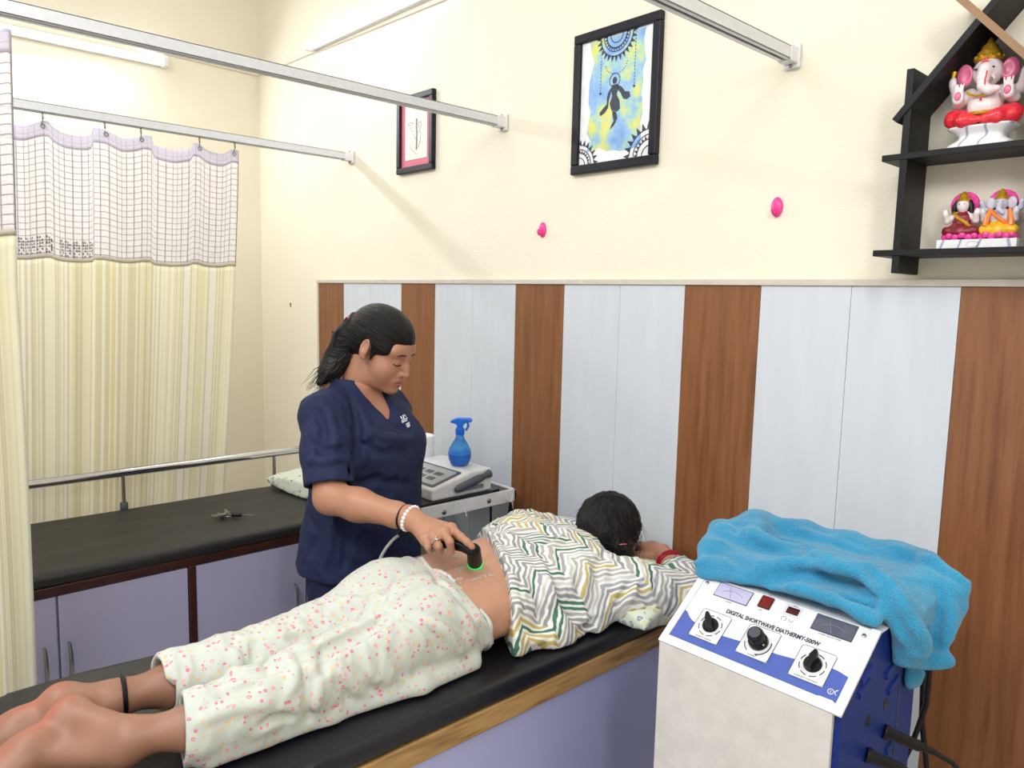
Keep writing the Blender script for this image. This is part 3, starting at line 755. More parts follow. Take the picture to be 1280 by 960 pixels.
# ---- trolley with ultrasound unit
TX0, TX1, TY0, TY1, TZ = 1.13, 1.585, -.60, -.06, .788
tr = thing('instrument_trolley', (1.36, -.33, 0), 'white metal trolley against the panelled wall behind the therapist', 'trolley')
part('top_tray', MB().box((TX0+.01, TY0+.01, TZ-.012), (TX1-.01, TY1-.01, TZ-.006)), M['black_gloss'], tr, smooth=False)
fr = MB().box((TX1-.012, TY0, TZ-.046), (TX1, TY1, TZ)).box((TX0, TY0, TZ-.046), (TX0+.012, TY1, TZ)).box((TX0, TY0, TZ-.046), (TX1, TY0+.012, TZ)).box((TX0, TY1-.012, TZ-.046), (TX1, TY1, TZ))
part('rim', fr, M['white'], tr, smooth=False, bevel=.002)
for (px, py) in ((555, 640), (611, 626)):
    q = at(px, py, X=TX1); part('bolt', MB().lathe([(.009, 0), (.009, .003), (.005, .006)], 12, (TX1, q[1], q[2]), (1, 0, 0)), M['steel'], tr)
q = at(581, 641, X=TX1); part('hook', MB().tube([q+[0, 0, .008], q+[.006, 0, .002], q+[.009, 0, -.012], q+[.012, .0, -.008]], .002, 6), M['white'], tr)
for x in (TX0+.015, TX1-.015):
    for y in (TY0+.015, TY1-.015):
        lg = part('leg', MB().tube([(x, y, .06), (x, y, TZ-.01)], .011, 10), M['white'], tr)
        part('caster', MB().lathe([(.026, -.011), (.028, 0), (.026, .011)], 16, (x, y, .028), (0, 1, 0)), M['black'], lg)
part('lower_shelf', MB().box((TX0, TY0, .30), (TX1, TY1, .315)), M['white'], tr, smooth=False, bevel=.002)
bk = MB()
for i in range(7):
    z = .32+i*.03; bk.tube([(1.20, -.55, z), (1.53, -.55, z), (1.53, -.20, z), (1.20, -.20, z)], .006, 6, closed=True)
for i in range(9):
    for (a, c) in (((1.20+i*.041, -.55), 0), ((1.20+i*.041, -.20), 0), ((1.53, -.55+i*.043), 0), ((1.20, -.55+i*.043), 0)): bk.tube([(a[0], a[1], .318), (a[0], a[1], .51)], .006, 6)
bk.box((1.20, -.55, .316), (1.53, -.20, .322))
single('woven_basket', bk, M['basket'], (1.36, -.37, .315), 'beige open-weave basket on the lower shelf of the white trolley', 'basket')
# double hook on the corner with a black strap
q = at(635, 626, X=TX1+.006); ht = part('corner_hook', MB().tube([q+[0, -.012, .03], q+[.006, -.012, .008], q+[.012, 0, -.002], q+[.008, .014, .012], q+[.004, .016, .02]], .0025, 8), M['white'], tr)
sp = MB().tube([q+[.012, 0, .0], q+[.012, .002, -.012], q+[.012, .003, -.05], q+[.012, .003, -.16]], [.004, .008, .015, .015], 10, flat=((1, 0, 0), .4))
single('black_strap', sp, M['black'], q, 'black strap hanging from the white hook at the trolley corner', 'strap')
ck = MB().tube([(1.60, -.20, TZ-.04), (1.602, -.197, .62), (1.60, -.20, .45), (1.60, -.22, .3), (1.59, -.23, .02), (1.58, -.3, .006)], .004, 8)
single('black_mains_cord', ck, M['black'], (1.60, -.2, 0), 'thin black cord dropping from the trolley edge down the white panels', 'cord')
# ultrasound unit on a black tray
dt = thing('ultrasound_unit', (1.42, -.31, TZ-.006), 'white ultrasound therapy unit with tilted grey screen on the trolley', 'medical device')
X1, X0 = 1.563, 1.27; yb0, yb1 = -.435, -.165; z0 = TZ+.008
part('base_tray', MB().box((X0-.03, yb0-.05, TZ-.006), (X1+.012, yb1+.03, TZ+.009)), M['black_gloss'], dt, smooth=False, bevel=.003)
prof = [(yb0, z0), (yb1, z0), (yb1, z0+.082), (yb1-.10, z0+.082), (yb0, z0+.040)]
part('body', MB().prism([(y, z) for y, z in prof], (X0, 0, 0), (0, 1, 0), (0, 0, 1), (X1-X0, 0, 0)), M['white'], dt, smooth=False, bevel=.008, seg=3)
sl = nrm((0, .17, .042)); sn = nrm((0, -.042, .17)); so = V3(X0, yb0, z0+.040)
scr = part('screen_bezel', MB().rbox((.03, .016), (.275, .150), .008, so+sn*.0008, (1, 0, 0), sl, sn*.002), M['dark_grey'], dt, smooth=False)
part('screen', MB().rbox((.045, .026), (.262, .140), .005, so+sn*.0028, (1, 0, 0), sl, sn*.0012), M['lcd'], scr, smooth=False)
ic = MB()
for i in range(3):
    for j in range(2): ic.rbox((.075+.055*i, .05+.038*j), (.115+.055*i, .072+.038*j), .003, so+sn*.004, (1, 0, 0), sl, sn*.0006)
part('screen_marks', ic, M['dark_grey'], scr, smooth=False)
hp = V3(X1+.016, 0, z0)
part('probe_cradle', MB().box((X1-.002, -.33, z0+.018), (X1+.010, -.21, z0+.030)), M['grey'], dt, smooth=False, bevel=.002)
single('spare_probe', MB().tube([hp+[0, -.345, .030], hp+[0, -.33, .034], hp+[0, -.24, .056], hp+[0, -.222, .060], hp+[0, -.215, .062], hp+[0, -.19, .068], hp+[0, -.185, .069]], [.008, .0145, .0145, .012, .010, .016, .010], 14), M['dark_grey'], hp+[0, -.27, .04],
       'slate grey probe resting in the cradle on the side of the ultrasound unit', 'probe')
part('socket', MB().lathe([(.009, 0), (.009, .02), (.012, .022), (.012, .034)], 12, (1.46, yb0, z0+.02), (0, -1, 0)), M['black'], dt)
# spray bottle standing on the unit
q = at(577, 586, Z=z0+.083); bo = V3(q[0], -.235, z0+.083); q = at(577, 580, Y=-.235); bo[0] = q[0]-.012
sb = thing('spray_bottle', bo, 'translucent blue spray bottle standing on the white ultrasound unit', 'bottle')
part('bottle_body', MB().lathe([(.026, 0), (.033, .006), (.041, .025), (.043, .043), (.040, .060), (.030, .080), (.020, .094), (.015, .106), (.0135, .118)], 28, bo), M['bottle'], sb)
part('liquid', MB().lathe([(.024, .004), (.031, .008), (.0385, .025), (.040, .040), (.0395, .044)], 28, bo), M['liquid'], sb)
part('collar', MB().lathe([(.016, .114), (.017, .118), (.017, .136), (.013, .140)], 20, bo), M['bottle_head'], sb)
f1 = nrm((.68, .73, 0)); f2 = V3(-f1[1], f1[0], 0)
poly = [(-.036, .158), (-.034, .166), (-.012, .176), (.036, .176), (.044, .172), (.044, .162), (.020, .158), (.012, .148), (.010, .138), (-.012, .138), (-.010, .150), (-.022, .156)]
part('trigger_head', MB().prism(poly, bo-f2*.011, f1, (0, 0, 1), f2*.022), M['bottle_head'], sb, smooth=False, bevel=.004)
part('trigger', MB().tube([bo+f1*.028+[0, 0, .158], bo+f1*.030+[0, 0, .146], bo+f1*.022+[0, 0, .130]], [.004, .005, .004], 8), M['bottle_head'], sb)
# paper roll
q = at(524, 543, X=1.21)
rt = thing('paper_roll', (1.21, q[1], TZ-.006), 'white paper roll standing on the trolley between the therapist and the spray bottle', 'paper roll')
pr = [(.018, 0), (.058, 0), (.060, .003), (.060, q[2]-TZ), (.058, q[2]-TZ+.003), (.020, q[2]-TZ+.003), (.018, q[2]-TZ-.01)]
part('paper', MB().lathe(pr, 32, (1.21, q[1], TZ-.006)), M['paper'], rt)
part('core', MB().lathe([(.0185, 0), (.0185, q[2]-TZ+.004), (.015, q[2]-TZ+.004), (.015, q[2]-TZ-.02)], 24, (1.21, q[1], TZ-.006)), M['trim'], rt)

# ---- short-wave diathermy machine
DX0, DX1, DY0, DYP, DY1 = 2.718, 3.088, -.712, -.570, -.365
ZB, ZT = .808, .910
dm = thing('diathermy_machine', (2.9, -.5, 0), 'white and blue diathermy machine with three black knobs beside the bed', 'medical machine')
side = [(DY0, .10), (DY1, .10), (DY1, ZT), (DYP, ZT), (DY0, ZB)]
part('body', MB().prism(side, (DX0+.012, 0, 0), (0, 1, 0), (0, 0, 1), (DX1-DX0-.024, 0, 0)), M['beige_white'], dm, smooth=False)
PO = V3(DX0, DY0, ZB); PE1 = V3(1, 0, 0); PE2 = nrm((0, DYP-DY0, ZT-ZB)); PN = np.cross(PE1, PE2); PL = math.hypot(DYP-DY0, ZT-ZB)
W_ = DX1-DX0
# side cheeks
for x, nm in ((DX1-.012, 1), (DX0, 0)):
    ck = part('side_panel', MB().prism([(y+(.004 if y == DY0 else 0), z) for y, z in side], (x, 0, 0), (0, 1, 0), (0, 0, 1), (.012, 0, 0)), M['blue_side'], dm, smooth=False, bevel=.0015)
    if nm:
        lv = MB()
        for (px, py) in ((1082, 845), (1079, 862), (1112, 838), (1115, 858), (1112, 932)):
            lv = MB(); c = at(px, py, X=DX1); lv.tube([c+[0, -.022, -.004], c+[0, .022, .010]], [.0085, .0085], 8, flat=((1, 0, 0), .7)); lv.ball(c+[0, .022, .010], (.003, .006, .006), 8).ball(c+[0, -.022, -.004], (.003, .006, .006), 8)
            part('louvre', lv, M['blue_side'], ck)
        for (px, py) in ((1085, 901), (1107, 880)):
            c = at(px, py, X=DX1); part('hole', MB().lathe([(.011, -.002), (.011, .0006), (.009, .0007)], 18, c, (1, 0, 0)), M['black'], ck)
        part('seam', MB().box((DX1-.001, -.452, .12), (DX1+.001, -.448, .88)), M['ink'], ck, smooth=False)
        for (px, py) in ((1083, 943), (1105, 914)):
            c = at(px, py, X=DX1)
            part('plug', MB().lathe([(.014, 0), (.014, .006), (.011, .010), (.0105, .06), (.008, .066), (.005, .09)], 16, c, nrm((1, .45, -.25))), M['black'], dm)
# front and rim frame in bright white
part('front_panel', MB().box((DX0-.001, DY0-.004, .11), (DX1-.012, DY0, ZB-.002)), M['beige_white'], dm, smooth=False, bevel=.001)
fm = MB()
fr_ = .0135
fm.rbox((-.003, -.004), (W_+.003, fr_+.002), .002, PO, PE1, PE2, PN*.006); fm.rbox((-.003, fr_), (fr_-.002, PL+.004), .002, PO, PE1, PE2, PN*.006)
fm.rbox((W_-fr_, fr_), (W_+.003, PL+.004), .002, PO, PE1, PE2, PN*.006)
part('panel_frame', fm, M['white'], dm, smooth=False, bevel=.001)
part('top_panel', MB().box((DX0-.002, DYP-.002, ZT), (DX1+.002, DY1, ZT+.004)), M['white'], dm, smooth=False, bevel=.001)
pn = part('control_panel', MB().rbox((.011, .011), (W_-.013, PL+.001), .003, PO, PE1, PE2, PN*.0025), M['white'], dm, smooth=False)
o1 = PO+PN*.0026
wave = [(.012, .0815), (.018, .080), (.028, .071), (.040, .0645), (.060, .060), (.085, .0575), (.110, .057), (.135, .059), (.160, .0615), (.19, .0625), (.225, .0625), (.26, .067), (.29, .073), (.315, .076), (.335, .0755), (.3555, .071)]
part('blue_band', MB().prism([(.012, .0145), (.3555, .0145)]+wave[::-1], o1, PE1, PE2, PN*.0006), M['blue_print'], pn, smooth=False)
def at_pan(u, v, h=0): return PO+PE1*u+PE2*v+PN*h
kn = [(.080, .0685), (.184, .072), (.2925, .0690)]
caps = ['PATIENT TUNING', 'POWER', 'INTENSITY CONTROL']
for i, (u, v) in enumerate(kn):
    hw = .0325
    pl = part('knob_plate', MB().rbox((u-hw, v-hw-.003), (u+hw, v+hw), .004, o1+PN*.0006, PE1, PE2, PN*.0008), M['white'], pn, smooth=False)
    ln = MB(); r = .004
    P4 = [(u-hw+r, v-hw-.003), (u+hw-r, v-hw-.003), (u+hw, v-hw-.003+r), (u+hw, v+hw-r), (u+hw-r, v+hw), (u-hw+r, v+hw), (u-hw, v+hw-r), (u-hw, v-hw-.003+r)]
    ln.tube([at_pan(a, c, .0042) for a, c in P4], .0005, 4, closed=True)
    if i == 1:
        ln.arc(at_pan(u, v-.002, .0043), PE1, PE2, .0255, -165, -120, .0009); ln.arc(at_pan(u, v-.002, .0043), PE1, PE2, .0255, -75, 20, .0012)
        ln.prism([(-.003, 0), (.003, .003), (.003, -.003)], at_pan(u+.0065, v-.0267, .004), PE1, PE2, PN*.0006)
    else:
        for a in range(8): ln.arc(at_pan(u, v-.001, .0043), PE1, PE2, .0235, a*45+8, a*45+38, .0009, 6)
    ln.text(caps[i], .0045, at_pan(u, v-.0325, .0041), PE1, PE2, .0002, 'CENTER')
    part('plate_print', ln, M['ink'], pl, smooth=False)
    if i == 1:
        kb = part('knob', MB().lathe([(.019, .003), (.0195, .006), (.0185, .012), (.0155, .014), (.0150, .032), (.0135, .035), (.0125, .0352)], 30, at_pan(u, v), PN), M['black_gloss'], pn)
        rb = MB()
        for a in range(24):
            an = a*math.pi/12; d = PE1*math.cos(an)+PE2*math.sin(an); rb.tube([at_pan(u, v)+d*.0152+PN*.015, at_pan(u, v)+d*.0152+PN*.031], .0009, 5)
        part('ribs', rb, M['black'], kb); part('cap', MB().lathe([(.0115, .0352), (.011, .0362), (.009, .0364)], 24, at_pan(u, v), PN), M['dark_grey'], kb)
    else:
        kb = part('knob', MB().lathe([(.0165, .003), (.0165, .007), (.0150, .010), (.0135, .012)], 28, at_pan(u, v), PN), M['black'], pn)
        an = math.radians(125 if i == 0 else 88); d = PE1*math.cos(an)+PE2*math.sin(an); w = np.cross(PN, d)
        part('pointer', MB().prism([(-.017, -.0055), (.010, -.0065), (.022, -.003), (.022, .003), (.010, .0065), (-.017, .0055)], at_pan(u, v, .010), d, w, PN*.013), M['black'], kb, smooth=False, bevel=.002)
tt = MB().text('DIGITAL SHORTWAVE DIATHERMY-500W', .0125, at_pan(.0925, .1085, .0030), PE1, PE2, .0003, bold=.0004)
xs = [v[0] for v in tt.v]; k_ = .194/(max(xs)-min(xs)); tt.v = [(min(xs)+(x-min(xs))*k_, y, z) for x, y, z in tt.v]
part('title_lettering', tt, M['ink'], pn, smooth=False)
for nm, (u0, v0, u1, v1), mt in (('meter', (.0485, .139, .1225, .171), 'meter'), ('meter', (.258, .1395, .333, .1735), 'meter_dark')):
    q = part(nm, MB().rbox((u0-.0015, v0-.0015), (u1+.0015, v1+.0015), .001, o1, PE1, PE2, PN*.0006), M['ink'], pn, smooth=False)
    part('meter_face', MB().rbox((u0, v0), (u1, v1), .001, o1+PN*.0006, PE1, PE2, PN*.0006), M[mt], q, smooth=False)
    g = MB().arc(at_pan((u0+u1)/2, v0-.02, .004), PE1, PE2, .04, 55, 125, .0005); g.tube([at_pan((u0+u1)/2, v0+.002, .004), at_pan((u0+u1)/2-.012, v1-.004, .004)], .0005, 4)
    part('needle', g, M['ink_grey'], q)
part('power_switch', MB().rbox((.145, .147), (.168, .1725), .002, o1, PE1, PE2, PN*.005), M['red_led'], pn, smooth=False, bevel=.002)
part('switch_bezel', MB().rbox((.1435, .1455), (.1695, .174), .002, o1, PE1, PE2, PN*.0022), M['red_dark'], pn, smooth=False)
part('digital_display', MB().rbox((.2005, .1535), (.2245, .1685), .001, o1, PE1, PE2, PN*.0012), M['red_dark'], pn, smooth=False)
pm = MB()
pm.arc(at_pan(.212, .1785, .0028), PE1, PE2, .0035, 0, 350, .0004); pm.arc(at_pan(.203, .1395, .0028), PE1, PE2, .005, -60, 240, .0006); pm.arc(at_pan(.218, .141, .0028), PE1, PE2, .004, 180, 360, .0006)
pm.tube([at_pan(.197, .150, .0028), at_pan(.228, .150, .0028), at_pan(.228, .172, .0028), at_pan(.197, .172, .0028)], .0003, 4, closed=True)
pm.text('ON', .0045, at_pan(.156, .1765, .003), PE1, PE2, .0002, 'CENTER'); pm.text('OFF', .004, at_pan(.153, .139, .003), PE1, PE2, .0002, 'CENTER')
pm.text('MINUTES', .0035, at_pan(.086, .132, .003), PE1, PE2, .0002, 'CENTER'); pm.text('TIMER', .004, at_pan(.2125, .1725, .003), PE1, PE2, .0002, 'CENTER'); pm.text('PATIENT CIRCUIT METER', .0038, at_pan(.2955, .133, .003), PE1, PE2, .0002, 'CENTER')
part('small_print', pm, M['ink_grey'], pn, smooth=False)
for (u, v) in ((.349, .160), (.021, .160)): part('screw', MB().lathe([(.004, .002), (.004, .0042), (.002, .005)], 12, at_pan(u, v), PN), M['steel'], pn)
em = MB().arc(at_pan(.340, .033, .0036), PE1, PE2, .005, 0, 350, .0008); em.arc(at_pan(.352, .035, .0036), PE1, PE2, .005, 100, 260, .0008); em.text('5', .007, at_pan(.338, .0305, .0034), PE1, PE2, .0002)
em.prism([(.322, .0155), (.352, .0155), (.35, .0185), (.326, .0178)], at_pan(0, 0, .0032), PE1, PE2, PN*.0004)
part('corner_print', em, M['white'], pn, smooth=False)
for x in (DX0+.05, DX1-.05):
    for y in (DY0+.05, DY1-.05): part('caster', MB().lathe([(.03, -.012), (.035, 0), (.03, .012)], 18, (x, y, .035), (0, 1, 0)).tube([(x, y, .04), (x, y, .105)], .012, 8), M['black'], dm)
# cables behind the machine
q1 = [at(*p, Y=y) for p, y in (((1162, 836), -.24), ((1158, 880), -.22), ((1140, 930), -.22), ((1118, 975), -.24))]
q1 = [V3(3.085, -.31, .87)]+q1+[V3(3.05, -.2, .35), V3(3.0, -.15, .01)]
single('black_power_cable', MB().tube(q1, .0055, 10), M['black'], (3.1, -.24, 0), 'black cable falling behind the diathermy machine and crossing in front of the other', 'cable')
q2 = [at(*p, Y=y) for p, y in (((1154, 848), -.17), ((1152, 900), -.15), ((1158, 960), -.13))]
q2 = [V3(3.07, -.24, .88)]+q2+[V3(3.12, -.12, .3), V3(3.1, -.1, .01)]
single('black_patient_cable', MB().tube(q2, .006, 10), M['black'], (3.1, -.15, 0), 'thicker black cable falling straight behind the diathermy machine near the brown panel', 'cable')
c = at(1105, 914, X=DX1)+nrm((1, .45, -.25))*.085
single('black_electrode_lead', MB().tube([c, c+[.03, .012, -.012], c+[.055, .02, -.04], c+[.065, .02, -.10], c+[.05, .02, -.3], c+[.05, .05, -.66]], .0045, 10), M['black'], c, 'black lead curving down from the rear plug on the blue side of the machine', 'cable')

# ---- towel heaped on the machine
tv = Vol((2.64, -.68, .72), (3.26, -.16, 1.06), .005)
def ty(lst): return [at(px, py, Y=y) for px, py, y in lst]
tv.loft((0, 0, 0), (1, 0, 0), (0, 1, 0), (0, 0, 1), [(2.705, -.43, .925, .13, .012), (2.75, -.43, .937, .145, .030), (2.85, -.42, .945, .15, .037), (2.98, -.40, .942, .15, .034), (3.08, -.38, .938, .15, .032), (3.13, -.36, .925, .14, .02)], .01, p=2.6)
tv.chain(ty([(905, 668, -.40), (945, 655, -.36), (1000, 667, -.33), (1060, 682, -.31), (1120, 697, -.30), (1160, 706, -.30)]), [.022, .026, .024, .024, .026, .026], .03)
tv.chain(ty([(900, 668, -.44), (890, 685, -.49), (884, 708, -.55)]), [.022, .022, .016], .03)
tv.chain(ty([(905, 668, -.42), (905, 690, -.48), (910, 712, -.55)]), [.024, .026, .016], .04)
tv.chain(ty([(945, 662, -.40), (950, 680, -.45)]), [.026, .026], .04)
tv.chain(ty([(918, 682, -.48), (928, 700, -.50), (955, 716, -.52), (985, 712, -.52), (1015, 702, -.52), (1050, 706, -.52), (1085, 716, -.51), (1105, 735, -.52), (1118, 760, -.53), (1135, 790, -.52), (1150, 812, -.50)]), [.012, .014, .016, .015, .015, .016, .018, .02, .022, .024, .02], .012)
tv.chain(ty([(878, 718, -.575), (925, 723, -.575), (990, 732, -.572), (1040, 748, -.57), (1095, 775, -.565)]), [.008, .009, .010, .012, .013], .012)
tv.chain(ty([(990, 728, -.53), (1040, 738, -.53), (1088, 748, -.53)]), [.012, .016, .014], .010)
# right-hand drape over the edge
tv.chain(ty([(1165, 712, -.34), (1195, 735, -.36), (1200, 755, -.37)]), [.022, .02, .014], .02)
for a, c_, r in (((1130, 735, -.40), (1150, 820, -.45), .016), ((1150, 730, -.38), (1172, 815, -.43), .014), ((1170, 735, -.36), (1180, 790, -.41), .013), ((1190, 745, -.36), (1190, 775, -.39), .012), ((1110, 760, -.50), (1130, 822, -.50), .014)):
    tv.cone(ty([a])[0], ty([c_])[0], r*1.2, r, .03)
tv.chain(ty([(1122, 820, -.49), (1185, 826, -.44)]), .012, .02)
tv.chain(ty([(1130, 818, -.42), (1133, 850, -.42)]), .015, .02); tv.chain(ty([(1146, 818, -.40), (1144, 850, -.40)]), .012, .02)
tv.disp(lambda P: .007*(np.abs(noise3(np.stack([P[:, 0]*9+P[:, 1]*6, P[:, 1]*20-P[:, 0]*5, P[:, 2]*16], 1)))*2.2-.6)+.003*noise3(P*[14, 14, 18])+.0016*noise3(P*[45, 45, 45]), .03)
z5 = lambda L: [(800+x/2.823, 620+y/2.823) for x, y in L]
for L, r, md in (([(300, 170), (335, 250), (400, 300), (480, 292), (560, 272), (640, 287), (720, 312), (820, 350)], .015, 's'), ([(350, 180), (420, 240), (520, 232), (600, 242), (700, 250), (800, 290), (850, 340)], .010, 'u'),
  ([(258, 128), (330, 150), (420, 175), (520, 205), (620, 220)], .012, 's'), ([(270, 110), (350, 128), (450, 155), (560, 190), (660, 205)], .010, 'u'), ([(240, 200), (300, 205), (380, 255)], .006, 's'), ([(815, 260), (865, 330), (920, 430), (970, 550)], .013, 's'), ([(850, 250), (910, 350), (960, 440), (1020, 540)], .010, 'u'),
  ([(1000, 230), (1080, 262), (1150, 325)], .007, 's'), ([(890, 180), (960, 205), (1050, 240), (1130, 290)], .008, 'u'), ([(560, 120), (680, 160), (800, 200)], .007, 'u'), ([(430, 110), (560, 160), (720, 220)], .006, 's'),
  ([(1050, 330), (1060, 430), (1040, 540)], .007, 's'), ([(1100, 340), (1100, 430), (1080, 520)], .007, 'u')):
    tv.crease(z5(L), r, .014, md, px=True)
# nothing of the towel sinks into the machine
def block(X, Y, Z):
    top = np.where(Y < DYP, ZB+(Y-DY0)*(ZT-ZB)/(DYP-DY0), ZT)
    return np.maximum(np.maximum(np.abs(X-(DX0+DX1)/2)-(DX1-DX0)/2-.002, np.maximum(DY0-Y, Y-DY1)), Z-top-.006)+0*X
tv.put(block, (DX0, DY0, .5), (DX1, DY1, .95), .004, 's')
tag(sculpt('towel', tv, M['towel'], None, (2.9, -.42, .912), smooth=1), 'turquoise blue terry towel heaped over the top of the diathermy machine', 'towel')

# ================================================================== PEOPLE
def head_sdf(v, c, f, l, u, ears=True):
    """head with its face: c = middle of the head, f/l/u = forward, left, up"""
    A = np.array([f, l, u]); g = lambda a, b_, d: c+f*a+l*b_+u*d
    v.ell(g(-.012, 0, .034), (.092, .073, .078), A, .01)
    v.ell(g(.032, 0, -.026), (.062, .060, .080), A, .03)
    v.ell(g(.052, 0, -.074), (.042, .043, .032), A, .03)
    v.ell(g(.083, 0, -.097), (.019, .021, .016), A, .022)
    v.ell(g(.030, 0, -.088), (.040, .040, .022), A, .03)
    for s in (-1, 1):
        v.ell(g(.056, .036*s, -.040), (.030, .028, .034), A, .025)
        v.ell(g(.070, .028*s, .026), (.018, .032, .018), A, .03)
        v.ell(g(.101, .031*s, -.001), (.011, .017, .010), A, .012, 's')
        v.ell(g(.0755, .031*s, -.004), (.0145, .0165, .0125), A, .004)
        v.ell(g(.0885, .031*s, -.0095), (.0035, .014, .0022), A, .003)
    v.ell(g(.026, 0, .046), (.056, .056, .046), A, .02)
    v.chain([g(.090, 0, .014), g(.101, 0, -.016), g(.111, 0, -.036)], [.0085, .0085, .0100], .012)
    for s in (-1, 1):
        v.ell(g(.097, .0110*s, -.040), (.010, .0072, .0075), A, .006); v.ell(g(.103, .007*s, -.0475), (.005, .004, .004), A, .003, 's')
    v.ell(g(.088, 0, -.066), (.014, .028, .018), A, .015)
    v.ell(g(.0985, 0, -.0625), (.0075, .022, .0052), A, .006); v.ell(g(.0965, 0, -.0735), (.0085, .018, .0062), A, .006)
    v.ell(g(.106, 0, -.0678), (.008, .026, .0014), A, .003, 's')
    if ears:
        for s in (-1, 1):
            e = np.array([nrm(f*.9+l*s*.5), nrm(l*s*.9-f*.5), u])
            v.ell(g(-.010, .075*s, -.002), (.021, .009, .034), e, .005); v.ell(g(-.006, .086*s, .006), (.012, .008, .019), e, .003, 's')
            v.ell(g(.000, .077*s, -.028), (.008, .006, .008), e, .004)
    return g

# ------------------------------------------------ the standing therapist
HB = math.radians(20)
BF = V3(math.cos(HB), math.sin(HB), 0); BL = V3(-math.sin(HB), math.cos(HB), 0); UP = V3(0, 0, 1)
BO = V3(1.605, -.735, 0)
def bq(f, l, z): return BO+BF*f+BL*l+UP*z
HC = at(477, 434, X=1.655)
hh, hp_ = math.radians(24), math.radians(-25)
HF = V3(math.cos(hh)*math.cos(hp_), math.sin(hh)*math.cos(hp_), math.sin(hp_)); HL = V3(-math.sin(hh), math.cos(hh), 0); HU = np.cross(HF, HL)
SH = bq(-.012, -.155, 1.148); EL = at(413, 622, X=1.80); WR = at(517, 649, Z=.935)
person = thing('person', (1.605, -.735, 0), 'woman in navy scrubs standing behind the bed, holding an ultrasound probe to the patient', 'person')

body = Vol((1.28, -1.12, 0.0), (2.12, -.40, 1.33), .0065)
st_body = [(.62, -.01, 0, .160, .125), (.75, -.005, 0, .175, .135), (.90, .005, 0, .160, .125), (1.0, .012, 0, .150, .122), (1.08, .012, 0, .155, .112), (1.14, .002, 0, .155, .088), (1.185, -.01, 0, .120, .062), (1.215, -.018, 0, .07, .050)]
body.loft(BO, UP, BL, BF, [(z, l, f, a, b_) for z, f, l, a, b_ in st_body], .02, p=2.2)
NB0 = bq(-.03, 0, 1.18); NB1 = HC+HF*-.032+HU*-.06
body.cone(NB0, NB0+(NB1-NB0)*.45, .056, .052, .03)
body.chain([SH, EL], [.052, .044], .03); body.chain([EL, EL+(WR-EL)*.35, EL+(WR-EL)*.8, EL+(WR-EL)*.93], [.043, .043, .031, .0282], .02)
SHL = bq(-.01, .150, 1.130); ELL = bq(-.04, .185, .91); WRL = bq(.0, .19, .70)
body.chain([SHL, ELL, WRL], [.05, .042, .028], .03); body.ell(WRL+[0, 0, -.06], (.035, .02, .06), None, .02)
for s in (-1, 1):
    body.chain([bq(0, .085*s, .66), bq(.01, .088*s, .40), bq(-.01, .09*s, .08)], [.082, .055, .036], .03)
    body.chain([bq(-.02, .09*s, .04), bq(.14, .10*s, .025)], [.034, .024], .03)
sc_cut = EL+(WR-EL)*.74
d_ = nrm(WR-EL)
# cut only the far forearm away: the fine mesh takes over there
None and body.put(lambda X, Y, Z: np.maximum(-((X-sc_cut[0])*d_[0]+(Y-sc_cut[1])*d_[1]+(Z-sc_cut[2])*d_[2]), np.sqrt((X-WR[0])**2+(Y-WR[1])**2+(Z-WR[2])**2)-.16), WR-.17, WR+.17, 0, 's')
bv, bqd = body.mesh(1)

hv = Vol(HC-V3(.16, .16, .22), HC+V3(.19, .16, .15), .0022)
G = head_sdf(hv, HC, HF, HL, HU)
NK = NB0+(NB1-NB0)*.25
hv.cone(NK, NB1, .054, .050, .025)
hv.cone(G(-.035, 0, -.05), NB1, .046, .046, .014)
hvv, hvq = hv.mesh(1)

# right hand, index finger along the probe
hd = Vol(WR-V3(.14, .12, .10), WR+V3(.28, .14, .09), .0015)
iM, iP, iD, iT = V3(2.196, -.850, .943), at(576, 671, Z=.934), at(584, 677.5, Z=.925), at(590, 683.5, Z=.915)
mM, mP, mD, mT = V3(2.202, -.877, .940), V3(2.240, -.888, .927), V3(2.234, -.879, .903), V3(2.218, -.867, .893)
rM, rP, rD, rT = V3(2.190, -.897, .932), V3(2.220, -.905, .915), V3(2.210, -.893, .897), V3(2.194, -.880, .893)
lM, lP, lD, lT = V3(2.172, -.910, .922), V3(2.194, -.916, .908), V3(2.184, -.903, .895), V3(2.170, -.890, .893)
PNn = nrm(np.cross(mM-WR, iM-lM)); PNn = PNn if PNn[2] > 0 else -PNn
hd.chain([EL+(WR-EL)*.86, EL+(WR-EL)*.93, WR], [.0262, .0284, .0270], .02)
for m_, r in ((iM, .0155), (mM, .016), (rM, .015), (lM, .0135)):
    hd.cone(WR+(m_-WR)*.05-PNn*.004, m_-PNn*.006, .020, r, .014)
for (a, b_, c_, d2, r) in ((iM, iP, iD, iT, .0092), (mM, mP, mD, mT, .0095), (rM, rP, rD, rT, .0090), (lM, lP, lD, lT, .0078)):
    hd.chain([a-PNn*.003, b_], [r*1.18, r], .007); hd.chain([b_, c_, d2], [r*1.02, r*.93, r*.80], .004); hd.ell(a+PNn*.001, .0095, None, .01)
tB, tM2, tI, tT = WR+(iM-WR)*.25+V3(0, .018, -.014), V3(2.135, -.822, .918), V3(2.172, -.815, .908), V3(2.200, -.822, .902)
hd.chain([tB, tM2], [.018, .0135], .014); hd.chain([tM2, tI, tT], [.0125, .0105, .0088], .006)
